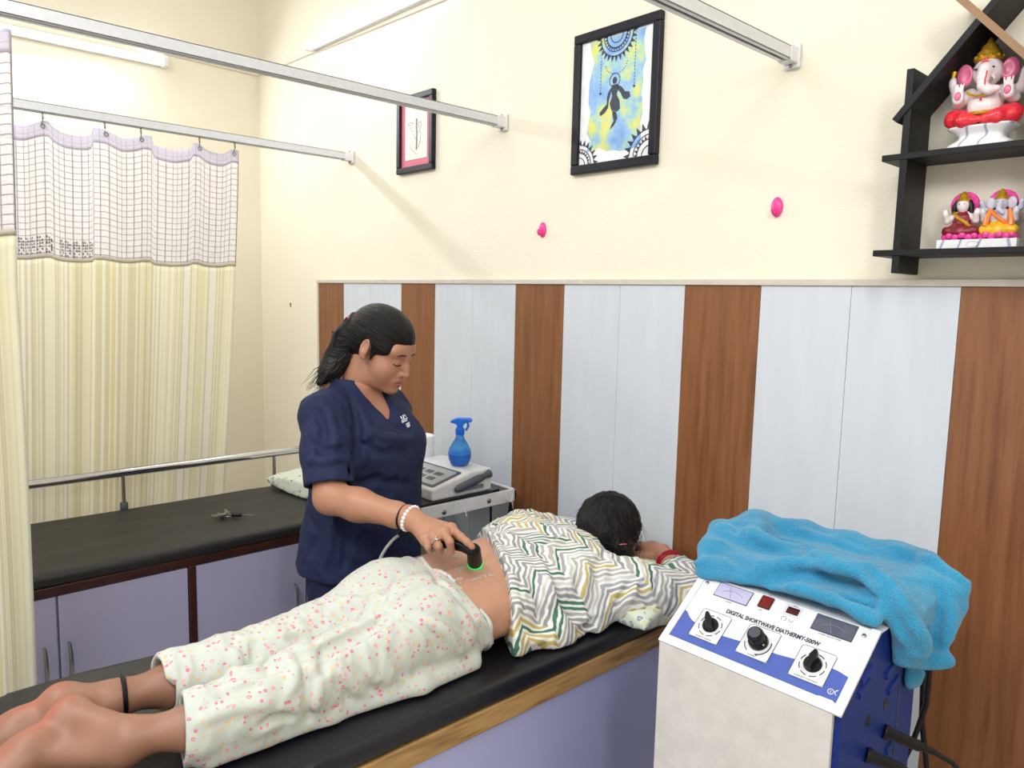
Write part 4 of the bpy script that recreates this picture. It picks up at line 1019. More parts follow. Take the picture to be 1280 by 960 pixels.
# nails as shallow plates
for a, b_ in ((iD, iT),): hd.ell(b_+PNn*.0065+nrm(b_-a)*.001, (.0052, .0052, .0016), None, .002)
hdv, hdq = hd.mesh(1)
allv = np.concatenate([bv, hvv, hdv]); allq = np.concatenate([bqd, hvq+len(bv), hdq+len(bv)+len(hvv)])
def tint_face(P):
    t = np.ones((len(P), 3)); loc = np.stack([(P-HC)@HF, (P-HC)@HL, (P-HC)@HU], 1)
    lips = (np.abs(loc[:, 2]+.068) < .0125*np.clip(1-(np.abs(loc[:, 1])/.026)**2, 0, 1)**.5) & (loc[:, 0] > .075)
    t[lips] = (.86, .56, .62)
    ch = np.exp(-(((loc[:, 0]-.07)/.03)**2+((np.abs(loc[:, 1])-.042)/.02)**2+((loc[:, 2]+.035)/.022)**2)); t *= 1-ch[:, None]*np.array([0, .10, .10])
    tip = np.exp(-(((P-iT)/.010)**2).sum(1)); t *= 1-tip[:, None]*np.array([0, .12, .10]); return t
bo_ = mesh_np('body', allv, allq, M['skin_standing'], person, tint=tint_face(allv))
# eyebrows and lashes follow the face surface
def face_hit(l_, u_): return hv.hit(HC+HF*.16+HL*l_+HU*u_, -HF, 0, .16, .0005)
eb = MB(); la = MB()
for s in (-1, 1):
    pts = [face_hit(s*(.014+.034*t), .020+.006*math.sin(t*2.6)-.006*t) for t in np.linspace(0, 1, 9)]
    pts = [p for p in pts if p is not None]
    eb.tube([p+HF*.0004 for p in pts], [.0010+.0015*math.sin(math.pi*min(1, .15+.8*i/len(pts))) for i in range(len(pts))], 6)
    pts = [face_hit(s*(.0165+.029*t), -.0095-.004*math.sin(t*math.pi)) for t in np.linspace(0, 1, 9)]
    pts = [p for p in pts if p is not None]
    la.tube([p+HF*.0008 for p in pts], [.0009+.0014*math.sin(math.pi*min(1, .1+.9*i/len(pts))) for i in range(len(pts))], 6)
part('eyebrows', eb, M['hair_strand'], person); part('eyelashes', la, M['hair_strand'], person)
ear = MB().ball(G(.004, -.083, -.030), .0025, 8); part('ear_stud', ear, M['steel'], person)

# hair drawn back into a ponytail
hr = Vol(HC-V3(.26, .20, .26), HC+V3(.15, .16, .17), .003)
HA = np.array([HF, HL, HU])
hr.ell(G(-.014, 0, .042), (.105, .084, .083), HA, .01); hr.ell(G(-.055, 0, .000), (.052, .070, .062), HA, .03)
hr.ell(G(.120, 0, -.064), (.110, .130, .118), HA, .010, 's')
for s in (-1, 1):
    hr.ell(G(.028, .062*s, .024), (.040, .016, .026), HA, .015)
    hr.ell(G(-.004, .086*s, -.006), (.023, .022, .034), HA, .005, 's')
    hr.cone(G(.020, .071*s, -.004), G(.018, .069*s, -.030), .006, .002, .008)
hr.ell(G(.0, 0, -.11), (.10, .10, .06), HA, .01, 's')
TIE = G(-.112, -.012, .028)
hr.cone(G(-.08, 0, .028), TIE, .045, .020, .02)
tail = [TIE, at(430, 424, X=1.575), at(424, 446, X=1.56), at(413, 463, X=1.56), at(400, 478, X=1.565)]
hr.chain(tail, [.020, .034, .040, .032, .012], .02)
HCu = lambda P: np.stack([(P-HC)@HF, (P-HC)@HL, (P-HC)@HU], 1)
def strands(P):
    L = HCu(P); an = np.arctan2(L[:, 1], L[:, 2]-.02); r_ = np.hypot(L[:, 1], L[:, 2])
    tailm = np.clip((-.105-L[:, 0])/.02, 0, 1)
    q = np.stack([an*9, r_*12, L[:, 0]*10], 1); q2 = np.stack([L[:, 0]*90+L[:, 2]*50, L[:, 1]*90, L[:, 2]*14], 1)
    return (1-tailm)*(.0018*noise3(q*1.6)+.0010*noise3(q*4))+tailm*.008*noise3(q2*.7)
hr.disp(strands, .03)
# centre parting
hr.chain([G(.088, .004, .088), G(.05, .004, .118), G(.0, .003, .126)], .0035, .004, 's')
def hair_flow(P):
    L = HCu(P); an = np.arctan2(L[:, 1], L[:, 2]-.02); tailm = np.clip((-.105-L[:, 0])/.02, 0, 1)[:, None]
    return (1-tailm)*np.stack([an*26, np.hypot(L[:, 1], L[:, 2])*30, L[:, 0]*8], 1)+tailm*np.stack([L[:, 0]*170, L[:, 1]*170, L[:, 2]*22], 1)
hair = sculpt('hair', hr, M['hair'], person, flow=hair_flow)
ws = MB(); rs = np.random.RandomState(4)
for i in range(46):
    a = tail[1]+rs.normal(size=3)*.020; mid = tail[2]+rs.normal(size=3)*.026; e = tail[4]+rs.normal(size=3)*V3(.022, .022, .012)+V3(-.008, -.008, -.012)
    ws.tube([a, mid, (mid+e)/2+rs.normal(size=3)*.008, e], [.0012, .0012, .0010, .0003], 4)
for i in range(0):
    x = rs.uniform(-1, 1); ws.tube([G(.02-.03*rs.rand(), -.080+.004*x, .03+.02*x), G(-.04, -.080, .03+.03*x), G(-.09, -.045, .03+.02*x)], [.0003, .0006, .0004], 4)
part('loose_strands', ws, M['hair_strand'], hair)
tq = [TIE+nrm(np.cross(HU, tail[1]-TIE))*math.cos(a)*.022+np.cross(nrm(tail[1]-TIE), nrm(np.cross(HU, tail[1]-TIE)))*math.sin(a)*.022 for a in np.linspace(0, 6.283, 17)[:-1]]
part('hair_tie', MB().tube(tq, .006, 8, closed=True), M['pink'], hair)

# scrub top with short sleeves and V neck
top = Vol((1.28, -1.14, .62), (1.98, -.38, 1.27), .0045)
st_top = [(.655, -.010, 0, .208, .168), (.70, -.005, 0, .205, .166), (.80, .005, 0, .192, .158), (.90, .014, 0, .180, .152), (1.0, .020, 0, .172, .150), (1.07, .018, 0, .170, .136), (1.13, .006, 0, .172, .108), (1.18, -.008, 0, .150, .080), (1.215, -.018, 0, .100, .064), (1.245, -.02, 0, .07, .056)]
top.loft(BO, UP, BL, BF, [(z, l, f, a, b_) for z, f, l, a, b_ in st_top], .02, p=2.25)
for s in (-1, 1): top.ell(bq(.085, .07*s, 1.035), (.075, .085, .085), np.array([BF, BL, UP]), .05)
SE = SH+(EL-SH)*.86
ax_ = nrm(EL-SH)
top.chain([bq(-.015, -.13, 1.165), SH, SH+(SE-SH)*.5, SE], [.052, .062, .063, .064], .04)
SEL = SHL+(ELL-SHL)*.86
top.chain([bq(-.015, .12, 1.150), SHL, SEL], [.050, .058, .058], .04)
def ghalf(p, n):  # limited half-space for sleeve ends
    n = nrm(n); return lambda X, Y, Z: np.maximum(-((X-p[0])*n[0]+(Y-p[1])*n[1]+(Z-p[2])*n[2]), np.sqrt((X-p[0])**2+(Y-p[1])**2+(Z-p[2])**2)-.094)
# fabric folds
def folds(P):
    L = P-BO; f, l, z = L@BF, L@BL, L[:, 2]; d1 = np.stack([f*9+z*5, l*9-z*3, z*5], 1)
    low = np.clip((1.02-z)/.25, 0, 1)
    q = np.stack([f*13, l*13, z*3.5], 1)
    rdg = lambda a: np.abs(a)*2.2-.5
    return .007*rdg(noise3(d1*1.2))+.005*noise3(d1)+low*.010*noise3(q)+.003*rdg(noise3(P*[26, 26, 15]))
top.disp(folds, .04)
for t in (.30, .62):
    p = SH+(SE-SH)*t; w = nrm(np.cross(ax_, BF)); top.chain([p+w*.06+BF*.03, p+BF*.072-ax_*.01, p-w*.06+BF*.04+ax_*.025], .005, .016)
# armhole seam, drag lines under the bust and at the waist, sleeve folds
z1 = lambda L: [(340+x/2.284, 360+y/2.284) for x, y in L]
for L, r, md in (([(225, 310), (245, 380), (240, 470), (225, 535)], .006, 's'), ([(245, 330), (275, 400), (262, 500)], .008, 'u'), ([(250, 440), (300, 470), (380, 470)], .007, 's'), ([(270, 410), (330, 430), (400, 430)], .008, 'u'), ([(240, 560), (300, 545), (400, 560)], .006, 's'),
  ([(250, 660), (300, 640), (390, 650)], .006, 's'), ([(120, 340), (150, 400), (140, 470)], .006, 's'), ([(165, 350), (180, 430), (170, 500)], .006, 'u'), ([(110, 440), (150, 470), (210, 460)], .005, 's'), ([(105, 490), (150, 500), (215, 490)], .005, 'u'),
  ([(100, 640), (130, 700), (110, 760)], .008, 's'), ([(150, 620), (170, 700), (160, 790)], .008, 'u'), ([(200, 640), (215, 720), (205, 800)], .007, 's'), ([(320, 350), (350, 390), (390, 400)], .006, 's')):
    top.crease(z1(L), r, .018, md, px=True)
# openings
hem_ = nrm(SE-SH)
top.put(ghalf(SE+hem_*.0, hem_), SE-.1, SE+.1, .0, 's') if False else None
sl_n = nrm(nrm(SE-SH)*.8+V3(0, 0, -.5))
def sleeve_cut(p, n, c, r):
    n = nrm(n); return lambda X, Y, Z: np.maximum(-((X-p[0])*n[0]+(Y-p[1])*n[1]+(Z-p[2])*n[2]), np.sqrt((X-c[0])**2+(Y-c[1])**2+(Z-c[2])**2)-r)
top.cone(SE-ax_*.03, SE+ax_*.10, .057, .055, .004, 's')
top.put(sleeve_cut(SE, sl_n, SE+sl_n*.06-BL*.02, .105), SE-.2, SE+.2, .002, 's')
axl = nrm(ELL-SHL); top.cone(SEL-axl*.03, SEL+axl*.1, .054, .054, .004, 's')
top.put(sleeve_cut(SEL, axl, SEL+axl*.06+BL*.03, .10), SEL-.2, SEL+.2, .002, 's')
top.cone(NB0-(NB1-NB0)*.1, NB1, .063, .074, .004, 's')
top.chain([bq(.03, 0, 1.235), bq(.085, 0, 1.175), bq(.135, 0, 1.112)], [.058, .040, .006], .006, 's')
top.chain([bq(.06, 0, 1.25), bq(.14, 0, 1.19), bq(.17, 0, 1.12)], [.058, .044, .010], .004, 's')
top.cut((0, 0, .668), (0, 0, -1))
so_ = sculpt('scrub_top', top, M['scrub'], person)
# chest skin showing in the V: part of the body already; neckline band
nb_ = MB()
for s in (-1, 1):
    pts = []
    for t in np.linspace(0, 1, 14):
        p = bq(.10+.08*t, s*(.060*(1-t)+.004), 1.20-.085*t)
        h = top.hit(p+BF*.12, -BF, 0, .30, .001)
        if h is not None: pts.append(top.snap(h)[0])
    if len(pts) > 5: P_ = np.array(pts); pts = [P_[max(0, i-2):i+3].mean(0)+BF*.001 for i in range(len(P_))]
    if len(pts) > 3: nb_.tube(pts, .0035, 6)
# (the neckline is the cut edge of the cloth itself)
# white embroidery on the chest
em = MB()
def top_hit(px, py):
    return top.hit(CAM, ray(px, py), 1.5, 4.0, .001)
for (x0, y0, x1, y1) in ((500.5, 520.5, 503, 524), (503.5, 519, 505, 523.5), (505, 518, 507.5, 521), (501.5, 526.5, 509, 522.5), (502.5, 528, 508.5, 525), (507, 530.5, 511.5, 528), (508, 532.5, 511.8, 530.3), (509, 534, 512.2, 532)):
    a, c = top_hit(x0, y0), top_hit(x1, y1)
    if a is not None and c is not None and np.linalg.norm(a-c) < .06:
        em.tube([a+BF*.0012-BL*.0008, (a+c)/2+BF*.0016-BL*.001, c+BF*.0012-BL*.0008], .0017, 6)
if em.v: part('chest_embroidery', em, M['thread'], so_)
# trousers
tz = Vol((1.36, -1.02, .02), (1.86, -.46, .80), .007)
tz.loft(BO, UP, BL, BF, [(.55, 0, -.01, .175, .125), (.68, 0, -.006, .185, .142), (.78, 0, 0, .18, .14)], .02, p=2.2)
for s in (-1, 1): tz.chain([bq(0, .088*s, .66), bq(.005, .092*s, .40), bq(-.01, .095*s, .06)], [.098, .088, .082], .02)
tz.disp(lambda P: .008*noise3(P*[12, 12, 5])+.003*noise3(P*[30, 30, 20]), .03); tz.cut((0, 0, .055), (0, 0, -1))
sculpt('scrub_trousers', tz, M['scrub'], person)
sh_ = Vol((1.4, -1.0, 0), (1.95, -.5, .12), .006)
for s in (-1, 1): sh_.chain([bq(-.03, .09*s, .045), bq(.06, .095*s, .042), bq(.16, .105*s, .034)], [.044, .042, .034], .03)
sh_.cut((0, 0, .002), (0, 0, -1)); sculpt('shoes', sh_, M['black'], person)
# bracelets and ring
def loop(c, ax, r, n=26, fl=1.0):
    ax = nrm(ax); a = nrm(np.cross(ax, PNn)); b_ = np.cross(ax, a); return [c+a*math.cos(t)*r+b_*math.sin(t)*r*fl for t in np.linspace(0, 2*math.pi, n+1)[:-1]]
wc = EL+(WR-EL)*.90
part('black_bracelet', MB().tube(loop(wc, d_, .0335, fl=.90), .0032, 8, closed=True), M['black'], person)
bd = MB()
for p in loop(EL+(WR-EL)*.965, d_+V3(.1, 0, -.15), .0325, 20, .90): bd.ball(p, .0052, 12)
part('bead_bracelet', bd, M['paper'], person)
part('ring', MB().tube([rM+(rP-rM)*.62+q for q in [a-(rM+(rP-rM)*.62) for a in loop(rM+(rP-rM)*.62, rP-rM, .0112, 18)]], .0018, 6, closed=True).ball(rM+(rP-rM)*.62+PNn*.012, .004, 8), M['chrome'], person)

# ------------------------------------------------ the lying patient
PX = 2.15
pt = thing('person', (PX, -.9, .66), 'patient lying face down on the bed in chevron-print top and floral trousers, back bare', 'person')
BZ = .661
def legs(v, grow=0.0, k=.03, foot=True):
    g = grow
    N = [(2.255, -.97, .752), (2.278, -1.11, .740), (2.280, -1.28, .730), (2.283, -1.39, .726), (2.278, -1.49, .722), (2.240, -1.585, .722)]
    Fp = [(2.085, -.95, .750), (2.122, -1.10, .738), (2.130, -1.27, .730), (2.122, -1.38, .728), (2.108, -1.475, .726), (2.092, -1.572, .726)]
    R1 = [.066, .046, .038, .040, .036, .030]
    return N, Fp, R1
N, Fp, R1 = legs(None)
sk = Vol((1.72, -1.98, .655), (2.64, -.02, .96), .0045)
st = [(-1.02, 2.185, .738, .125, .064), (-.96, 2.182, .742, .152, .078), (-.90, 2.163, .748, .182, .089), (-.80, PX+.005, .748, .188, .089), (-.70, PX+.010, .748, .187, .090), (-.58, PX+.01, .752, .190, .095), (-.48, PX+.01, .755, .185, .094), (-.41, PX+.015, .762, .14, .076)]
sk.loft((0, 0, 0), (0, 1, 0), (1, 0, 0), (0, 0, 1), [(y, a, b_, c, d) for y, a, b_, c, d in st], .02, p=2.45)
for L in (N, Fp): sk.chain(L, R1, .03)
for c_ in ((2.240, -1.0, .745), (2.10, -.985, .740)): sk.ell(c_, (.075, .08, .058), None, .04)
# spine furrow, side crease at the waist
sk.chain([(PX+.012, -.90, .850), (PX+.012, -.75, .848), (PX+.012, -.5, .86)], .008, .03, 's')
sk.chain([(2.352, -.80, .80), (2.36, -.785, .745), (2.35, -.765, .70)], .006, .018, 's')
# neck, head, arms
PF, PL_, PU = nrm((.12, .10, -1)), None, nrm((.05, 1, .10))
PL_ = nrm(np.cross(PU, PF)); PU = np.cross(PF, PL_)
PH = V3(2.195, -.265, .815)
sk.cone((PX+.02, -.43, .775), PH-PU*.04, .058, .052, .03)
# arms: near one bent under the face, far one stretched forward
NS, NE, NW = V3(2.330, -.485, .748), V3(2.520, -.285, .722), V3(2.322, -.165, .762)
FS, FE, FW = V3(1.975, -.45, .765), V3(1.885, -.22, .722), V3(2.02, -.095, .745)
sk.chain([NS, NE], [.058, .044], .03); sk.chain([NE, NE+(NW-NE)*.4, NW], [.043, .041, .028], .02)
sk.chain([FS, FE], [.058, .044], .03); sk.chain([FE, FE+(FW-FE)*.4, FW], [.043, .040, .027], .02)
# feet: soles up, toes pointing away and down
def foot(an, heel, ball, toe, side):
    an, heel, ball, toe = map(lambda q: np.asarray(q, float), (an, heel, ball, toe))
    sk.chain([an, heel], [.030, .028], .025); sk.ell(heel, (.029, .030, .030), None, .015)
    sk.chain([heel+(0, .012, -.008), (heel+ball)/2+(0, 0, .0), ball], [.029, .028, .026], .02)
    w = nrm(np.cross(ball-heel, (0, 0, 1)))
    sk.chain([an+V3(0, -.02, -.02), (heel+ball)/2+(0, .01, -.018), ball+(0, .01, -.006)], [.028, .027, .022], .03)
    for s in (-1, 1): sk.chain([heel*.35+ball*.65+w*s*.015, ball+w*s*.022], [.024, .022], .02)
    dv = nrm(toe-ball)
    for i, (o, ln, r) in enumerate(((-.030, .045, .0125), (-.012, .046, .0095), (.003, .042, .009), (.017, .037, .0085), (.030, .030, .008))):
        o = o*side; b0 = ball+w*o+dv*.008; sk.chain([b0, b0+dv*ln*.6, b0+dv*ln+(0, 0, -.004)], [r, r*.95, r*1.0], .008)
HN = at(86, 893, Z=.738); BN = at(14, 972, Z=.688)+V3(-.012, -.03, -.006); foot(N[-1], HN, BN, BN+nrm(BN-HN)*.05+V3(0, 0, .008), 1)
HF_ = at(76, 876, Z=.740); BF_ = at(2, 930, Z=.690)+V3(-.012, -.03, -.006); foot(Fp[-1], HF_, BF_, BF_+nrm(BF_-HF_)*.05+V3(0, 0, .008), -1)
sk.cut((0, 0, BZ+.001), (0, 0, -1))
sv, sq_ = sk.mesh(1)
# finer head and hand
ph = Vol(PH-V3(.14, .16, .16), PH+V3(.14, .16, .14), .003)
PG = head_sdf(ph, PH, PF, PL_, PU); ph.cone((PX+.02, -.40, .785), PH-PU*.04, .054, .050, .02)
phv, phq = ph.mesh(1)
pe = Vol((2.13, -.26, .69), (2.44, -.06, .81), .002)
fd = nrm(NW-NE); pe.chain([NE+(NW-NE)*.66, NW], [.034, .0285], .02)
hb = NW+V3(-.06, .01, -.004)
for i, (oy, oz, ln, r) in enumerate(((-.022, .012, .07, .0085), (-.004, .013, .078, .009), (.014, .011, .072, .0088), (.030, .006, .058, .0078))):
    k0 = hb+V3(0, oy, oz*.6); pe.cone(NW+V3(-.008, oy*.5, 0), k0, .018, .0145, .012)
    t1 = k0+V3(-ln*.55, .004, -.006); t2 = t1+V3(-ln*.35, .004, -.016); pe.chain([k0, t1, t2], [r*1.15, r, r*.82], .005)
pe.chain([NW+V3(-.015, -.022, -.004), NW+V3(-.05, -.042, -.010), NW+V3(-.078, -.044, -.014)], [.015, .0115, .0092], .008)
pev, peq = pe.mesh(1)
av = np.concatenate([sv, phv, pev]); aq = np.concatenate([sq_, phq+len(sv), peq+len(sv)+len(phv)])
def tint_pt(P):
    t = np.ones((len(P), 3))
    for a, b_ in ((HN+V3(0, 0, .028), BN+V3(0, 0, .024)), (HF_+V3(0, 0, .028), BF_+V3(0, 0, .024))):
        ab = b_-a; s = np.clip(((P-a)@ab)/(ab@ab), 0, .8)
        d = np.linalg.norm(P-(a+s[:, None]*ab), axis=1); m = np.exp(-(d/.014)**2)[:, None]
        t = t*(1-m*np.array([-.28, .12, .06]))
    leg = np.clip((-1.40-P[:, 1])/.1, 0, 1)[:, None]; t = t*(1-leg*np.array([.46, .50, .53]))  # ankles and feet darkened in colour, standing in for shade at that end
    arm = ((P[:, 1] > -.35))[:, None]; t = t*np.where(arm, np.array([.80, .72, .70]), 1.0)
    bl = np.clip(noise3(P*11+4)*.9, 0, 1)[:, None]; t = t*(1-bl*np.array([.02, .10, .10])); return t
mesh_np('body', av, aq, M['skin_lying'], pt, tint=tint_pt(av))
# trousers
tr_ = Vol((1.86, -1.60, .655), (2.50, -.72, .93), .004)
RT = [.102, .080, .070, .065, .060, .056]
N2 = [(a, b_, c+.002) for a, b_, c in N]; F2 = [(a, b_, c+.002) for a, b_, c in Fp]
tr_.loft((0, 0, 0), (0, 1, 0), (1, 0, 0), (0, 0, 1), [(-1.06, 2.188, .738, .145, .076), (-.98, 2.184, .746, .178, .096), (-.90, 2.166, .748, .194, .100), (-.80, PX+.003, .750, .203, .099), (-.72, PX+.004, .75, .20, .097)], .02, p=2.35)
for L in (N2, F2): tr_.chain(L[:5]+[tuple(np.array(L[4])+(np.array(L[5])-np.array(L[4]))*.5)], RT, .014)
for c_, q_ in (((2.252, -1.00, .782), .110), ((2.102, -.985, .768), .094)): tr_.ell(c_, (q_, .112, .080), None, .030)
tr_.chain([(PX+.008, -.90, .866), (PX+.012, -.98, .870), (PX+.03, -1.07, .84)], .010, .035, 's')
def tw(P):
    x, y, z = P[:, 0], P[:, 1], P[:, 2]; legm = np.clip((-1.02-y)/.12, 0, 1)
    a = noise3(np.stack([x*13+y*9, y*22-x*6, z*9], 1)); c = noise3(np.stack([x*30+y*10, y*42, z*24], 1)); dgl = noise3(np.stack([(x+y)*16, (x-y)*5, z*8], 1)+9)
    rd = lambda q: 1-2*np.abs(q)*1.9
    return -.0032*rd(a)*legm-.0025*dgl-.0016*rd(c)*(.35+.65*legm)
tr_.disp(tw, .03)
# long creases: crotch to hip, seat to waist, back of the knees (drawn on the cloth where they lie)
zz_ = lambda L: [(180+x/2.667, 640+y/2.667) for x, y in L]
FOLDS = [([(250, 558), (350, 532), (480, 497), (600, 462), (700, 418), (790, 370)], .014, 's'), ([(600, 462), (650, 440), (700, 417), (750, 392), (790, 368)], .011, 's'), ([(788, 368), (830, 312), (900, 266), (990, 228)], .010, 's'), ([(788, 366), (778, 320), (800, 255), (850, 215)], .008, 's'),
 ([(800, 352), (900, 338), (1000, 362), (1080, 405)], .006, 's'), ([(850, 330), (940, 385), (985, 470), (1005, 540)], .006, 's'), ([(830, 340), (920, 355), (1010, 400), (1060, 470)], .005, 'u'),
 ([(520, 520), (555, 560), (545, 640), (550, 700)], .005, 's'), ([(592, 468), (602, 515), (575, 565)], .006, 's'), ([(545, 520), (580, 570), (570, 650)], .004, 'u'),
 ([(640, 560), (690, 630), (745, 652)], .006, 's'), ([(820, 460), (870, 550), (955, 590)], .006, 's'), ([(700, 520), (760, 600), (830, 630)], .005, 's'), ([(480, 480), (500, 530), (490, 600)], .003, 'u'),
 ([(368, 425), (374, 480), (420, 540)], .006, 's'), ([(480, 420), (520, 425), (565, 432)], .005, 's'), ([(300, 470), (310, 520), (300, 555)], .005, 'u'), ([(640, 330), (700, 350), (760, 345)], .005, 's'), ([(680, 290), (740, 300), (790, 290)], .005, 'u'),
 ([(250, 610), (310, 595), (380, 580)], .004, 's'), ([(180, 700), (300, 650), (420, 640)], .004, 'u'), ([(390, 710), (440, 690), (500, 690)], .005, 's'), ([(1120, 380), (1150, 430), (1165, 500)], .006, 's'), ([(1060, 330), (1100, 420), (1110, 500)], .004, 'u'), ([(950, 180), (980, 230), (1040, 280), (1100, 350)], .003, 's')]
for L, r, md in FOLDS: tr_.crease(zz_(L), r, .014 if md == 's' else .018, md, px=True)
# cloth lies flat on the bed beside the legs
tr_.chain([(2.345, -.90, .675), (2.35, -1.05, .674), (2.330, -1.25, .672), (2.322, -1.48, .670)], [.020, .018, .012, .008], .03)
wp, wn_ = V3(2.20, -.893, .85), nrm((.12, 1, .52))
tr_.cut(wp, wn_)
for L in (N2, F2):
    h5 = np.array(L[4]); h6 = np.array(L[5]); ax2 = nrm(h6-h5)
    tr_.cone(h5-ax2*.005, h6+ax2*.1, .052, .050, .003, 's')
    tr_.put(sleeve_cut(h5+ax2*.022, ax2+V3(.1, -.2, .05), h5+ax2*.10, .13), h5-.25, h5+.25, 0, 's')
tr_.cut((0, 0, BZ+.002), (0, 0, -1))
trs = sculpt('floral_trousers', tr_, M['floral'], pt)
# waistband: a slim gathered roll following the cut
wb = []
for an in np.linspace(math.radians(-25), math.radians(205), 60):
    d = V3(math.cos(an), 0, math.sin(an)); o = V3(PX, 0, .740)
    y = wp[1]-(wn_[0]*(o[0]+d[0]*.19-wp[0])+wn_[2]*(o[2]+d[2]*.1-wp[2]))/wn_[1]-.010
    h = tr_.hit(V3(o[0], y, o[2])+d*.30, -d, 0, .29, .001)
    if h is not None and h[2] > BZ+.006: wb.append(h+V3(0, .006, 0))
wbm = MB().tube(wb, [.0052+.0011*math.sin(i*1.9) for i in range(len(wb))], 8); part('waistband', wbm, M['floral'], trs)
aa = V3(*Fp[-1])*.85+V3(*Fp[-2])*.15; ad = nrm(V3(*Fp[-1])-V3(*Fp[-2])); aw = nrm(np.cross(ad, (0, 0, 1))); av_ = np.cross(aw, ad)
part('anklet', MB().tube([aa+aw*math.cos(a)*.0365+av_*math.sin(a)*.0365 for a in np.linspace(0, 6.283, 25)[:-1]], .0045, 8, closed=True), M['black'], pt)

# tunic, rucked up above the waist
kt_ = Vol((1.76, -.92, .655), (2.66, -.05, .96), .004)
stk = [(-.90, PX+.01, .746, .203, .102), (-.80, PX+.01, .748, .204, .104), (-.68, PX+.012, .750, .206, .106), (-.56, PX+.012, .755, .210, .110), (-.47, PX+.012, .760, .205, .108), (-.41, PX+.015, .768, .165, .090), (-.365, PX+.02, .778, .10, .07)]
kt_.loft((0, 0, 0), (0, 1, 0), (1, 0, 0), (0, 0, 1), stk, .02, p=2.35)
kt_.chain([NS+V3(-.03, -.02, 0), NS+(NE-NS)*.4, NE], [.084, .070, .056], .05); kt_.chain([NE, NE+(NW-NE)*.35, NE+(NW-NE)*.58], [.056, .050, .045], .03)
kt_.chain([FS+V3(.03, -.02, 0), FS+(FE-FS)*.4, FE], [.086, .076, .058], .05); kt_.chain([FE, FE+(FW-FE)*.5], [.058, .048], .03)
kt_.chain([(2.36, -.78, .682), (2.375, -.66, .685), (2.385, -.53, .690)], [.020, .026, .028], .05)
kt_.chain([(2.385, -.545, .68), (2.40, -.55, .672)], [.016, .010], .02)
rd = lambda q: 1-2*np.abs(q)*1.9
def kw(P):
    x, y, z = P[:, 0], P[:, 1], P[:, 2]
    a = noise3(np.stack([x*8-y*6, y*20+x*10, z*10], 1)); c = noise3(np.stack([x*28+y*12, y*34-x*10, z*26], 1)); g = noise3(np.stack([x*5, y*7, z*6], 1)+3)
    return -.0065*rd(a)*.8-.0024*rd(c)-.005*g
kt_.disp(kw, .03)
# rucks along the hem and drawn folds over shoulder and side
hemp = [(1.965, -.565, .79), (2.03, -.61, .832), (2.12, -.665, .852), (2.22, -.72, .850), (2.31, -.772, .828), (2.352, -.792, .78), (2.362, -.80, .72)]
kt_.chain([np.array(q, float)+V3(.004, .012, .001) for q in hemp], [.016, .017, .012, .010, .010, .010, .010], .014)
kt_.chain([(1.99, -.53, .823), (2.08, -.575, .856), (2.19, -.63, .868)], [.010, .013, .007], .018)
kt_.chain([(2.05, -.55, .856), (2.15, -.53, .872), (2.24, -.47, .866)], [.006, .008, .005], .02)
z4 = lambda L: [(560+x/3.69, 600+y/3.69) for x, y in L]
for L, r, md in (([(470, 400), (520, 520), (575, 640)], .007, 's'), ([(440, 440), (480, 540), (540, 660)], .007, 'u'), ([(380, 450), (420, 560), (430, 680)], .006, 's'), ([(500, 265), (440, 300), (400, 360)], .008, 's'), ([(560, 250), (500, 290), (430, 320)], .006, 'u'),
  ([(720, 330), (680, 420), (700, 480)], .005, 's'), ([(600, 330), (640, 430), (620, 560)], .005, 'u'), ([(870, 430), (820, 520), (770, 590)], .007, 's'), ([(900, 440), (850, 530), (800, 600)], .005, 'u'), ([(880, 450), (900, 520), (940, 600)], .006, 's'), ([(960, 440), (960, 520), (1000, 600)], .005, 's'),
  ([(300, 260), (350, 290), (380, 350)], .006, 's'), ([(240, 220), (330, 240), (420, 230)], .006, 'u'), ([(560, 620), (610, 660), (650, 700)], .006, 's'), ([(700, 640), (640, 680), (600, 700)], .006, 's'), ([(320, 720), (380, 740), (450, 730)], .005, 'u')):
    kt_.crease(z4(L), r, .014, md, px=True)
hp0, hn = V3(2.36, -.795, .8), nrm((-.225, -.39, .0))
kt_.cut(hp0, hn)
# sleeve mouth
kt_.cone(NE+(NW-NE)*.50, NW, .039, .039, .003, 's')
kt_.put(sleeve_cut(NE+(NW-NE)*.60, NW-NE, NW, .10), NW-.12, NW+.12, 0, 's')
kt_.cut((0, 0, BZ+.002), (0, 0, -1))
kt_.ell(PH+V3(0, .01, .0), (.092, .105, .10), None, .01, 's')
def kuv(P):
    c = P[:, 0]-PX; u = np.sign(c)*(np.abs(c)+np.clip(.87-P[:, 2], 0, 1)*.85); return np.stack([u*.96+P[:, 1]*.28+3, P[:, 1]*.96-u*.28+3], 1)
ku = sculpt('chevron_tunic', kt_, M['chevron'], pt, uv=kuv)
part('bangle', MB().tube([NW+(NE-NW)*.24+q for q in [nrm(np.cross(fd, (0, 0, 1)))*math.cos(a)*.036+V3(0, 0, 1)*math.sin(a)*.036 for a in np.linspace(0, 6.283, 25)[:-1]]], .0048, 8, closed=True).tube([NW+(NE-NW)*.29+q for q in [nrm(np.cross(fd, (0, 0, 1)))*math.cos(a)*.036+V3(0, 0, 1)*math.sin(a)*.036 for a in np.linspace(0, 6.283, 25)[:-1]]], .0040, 8, closed=True), M['wine'], pt)
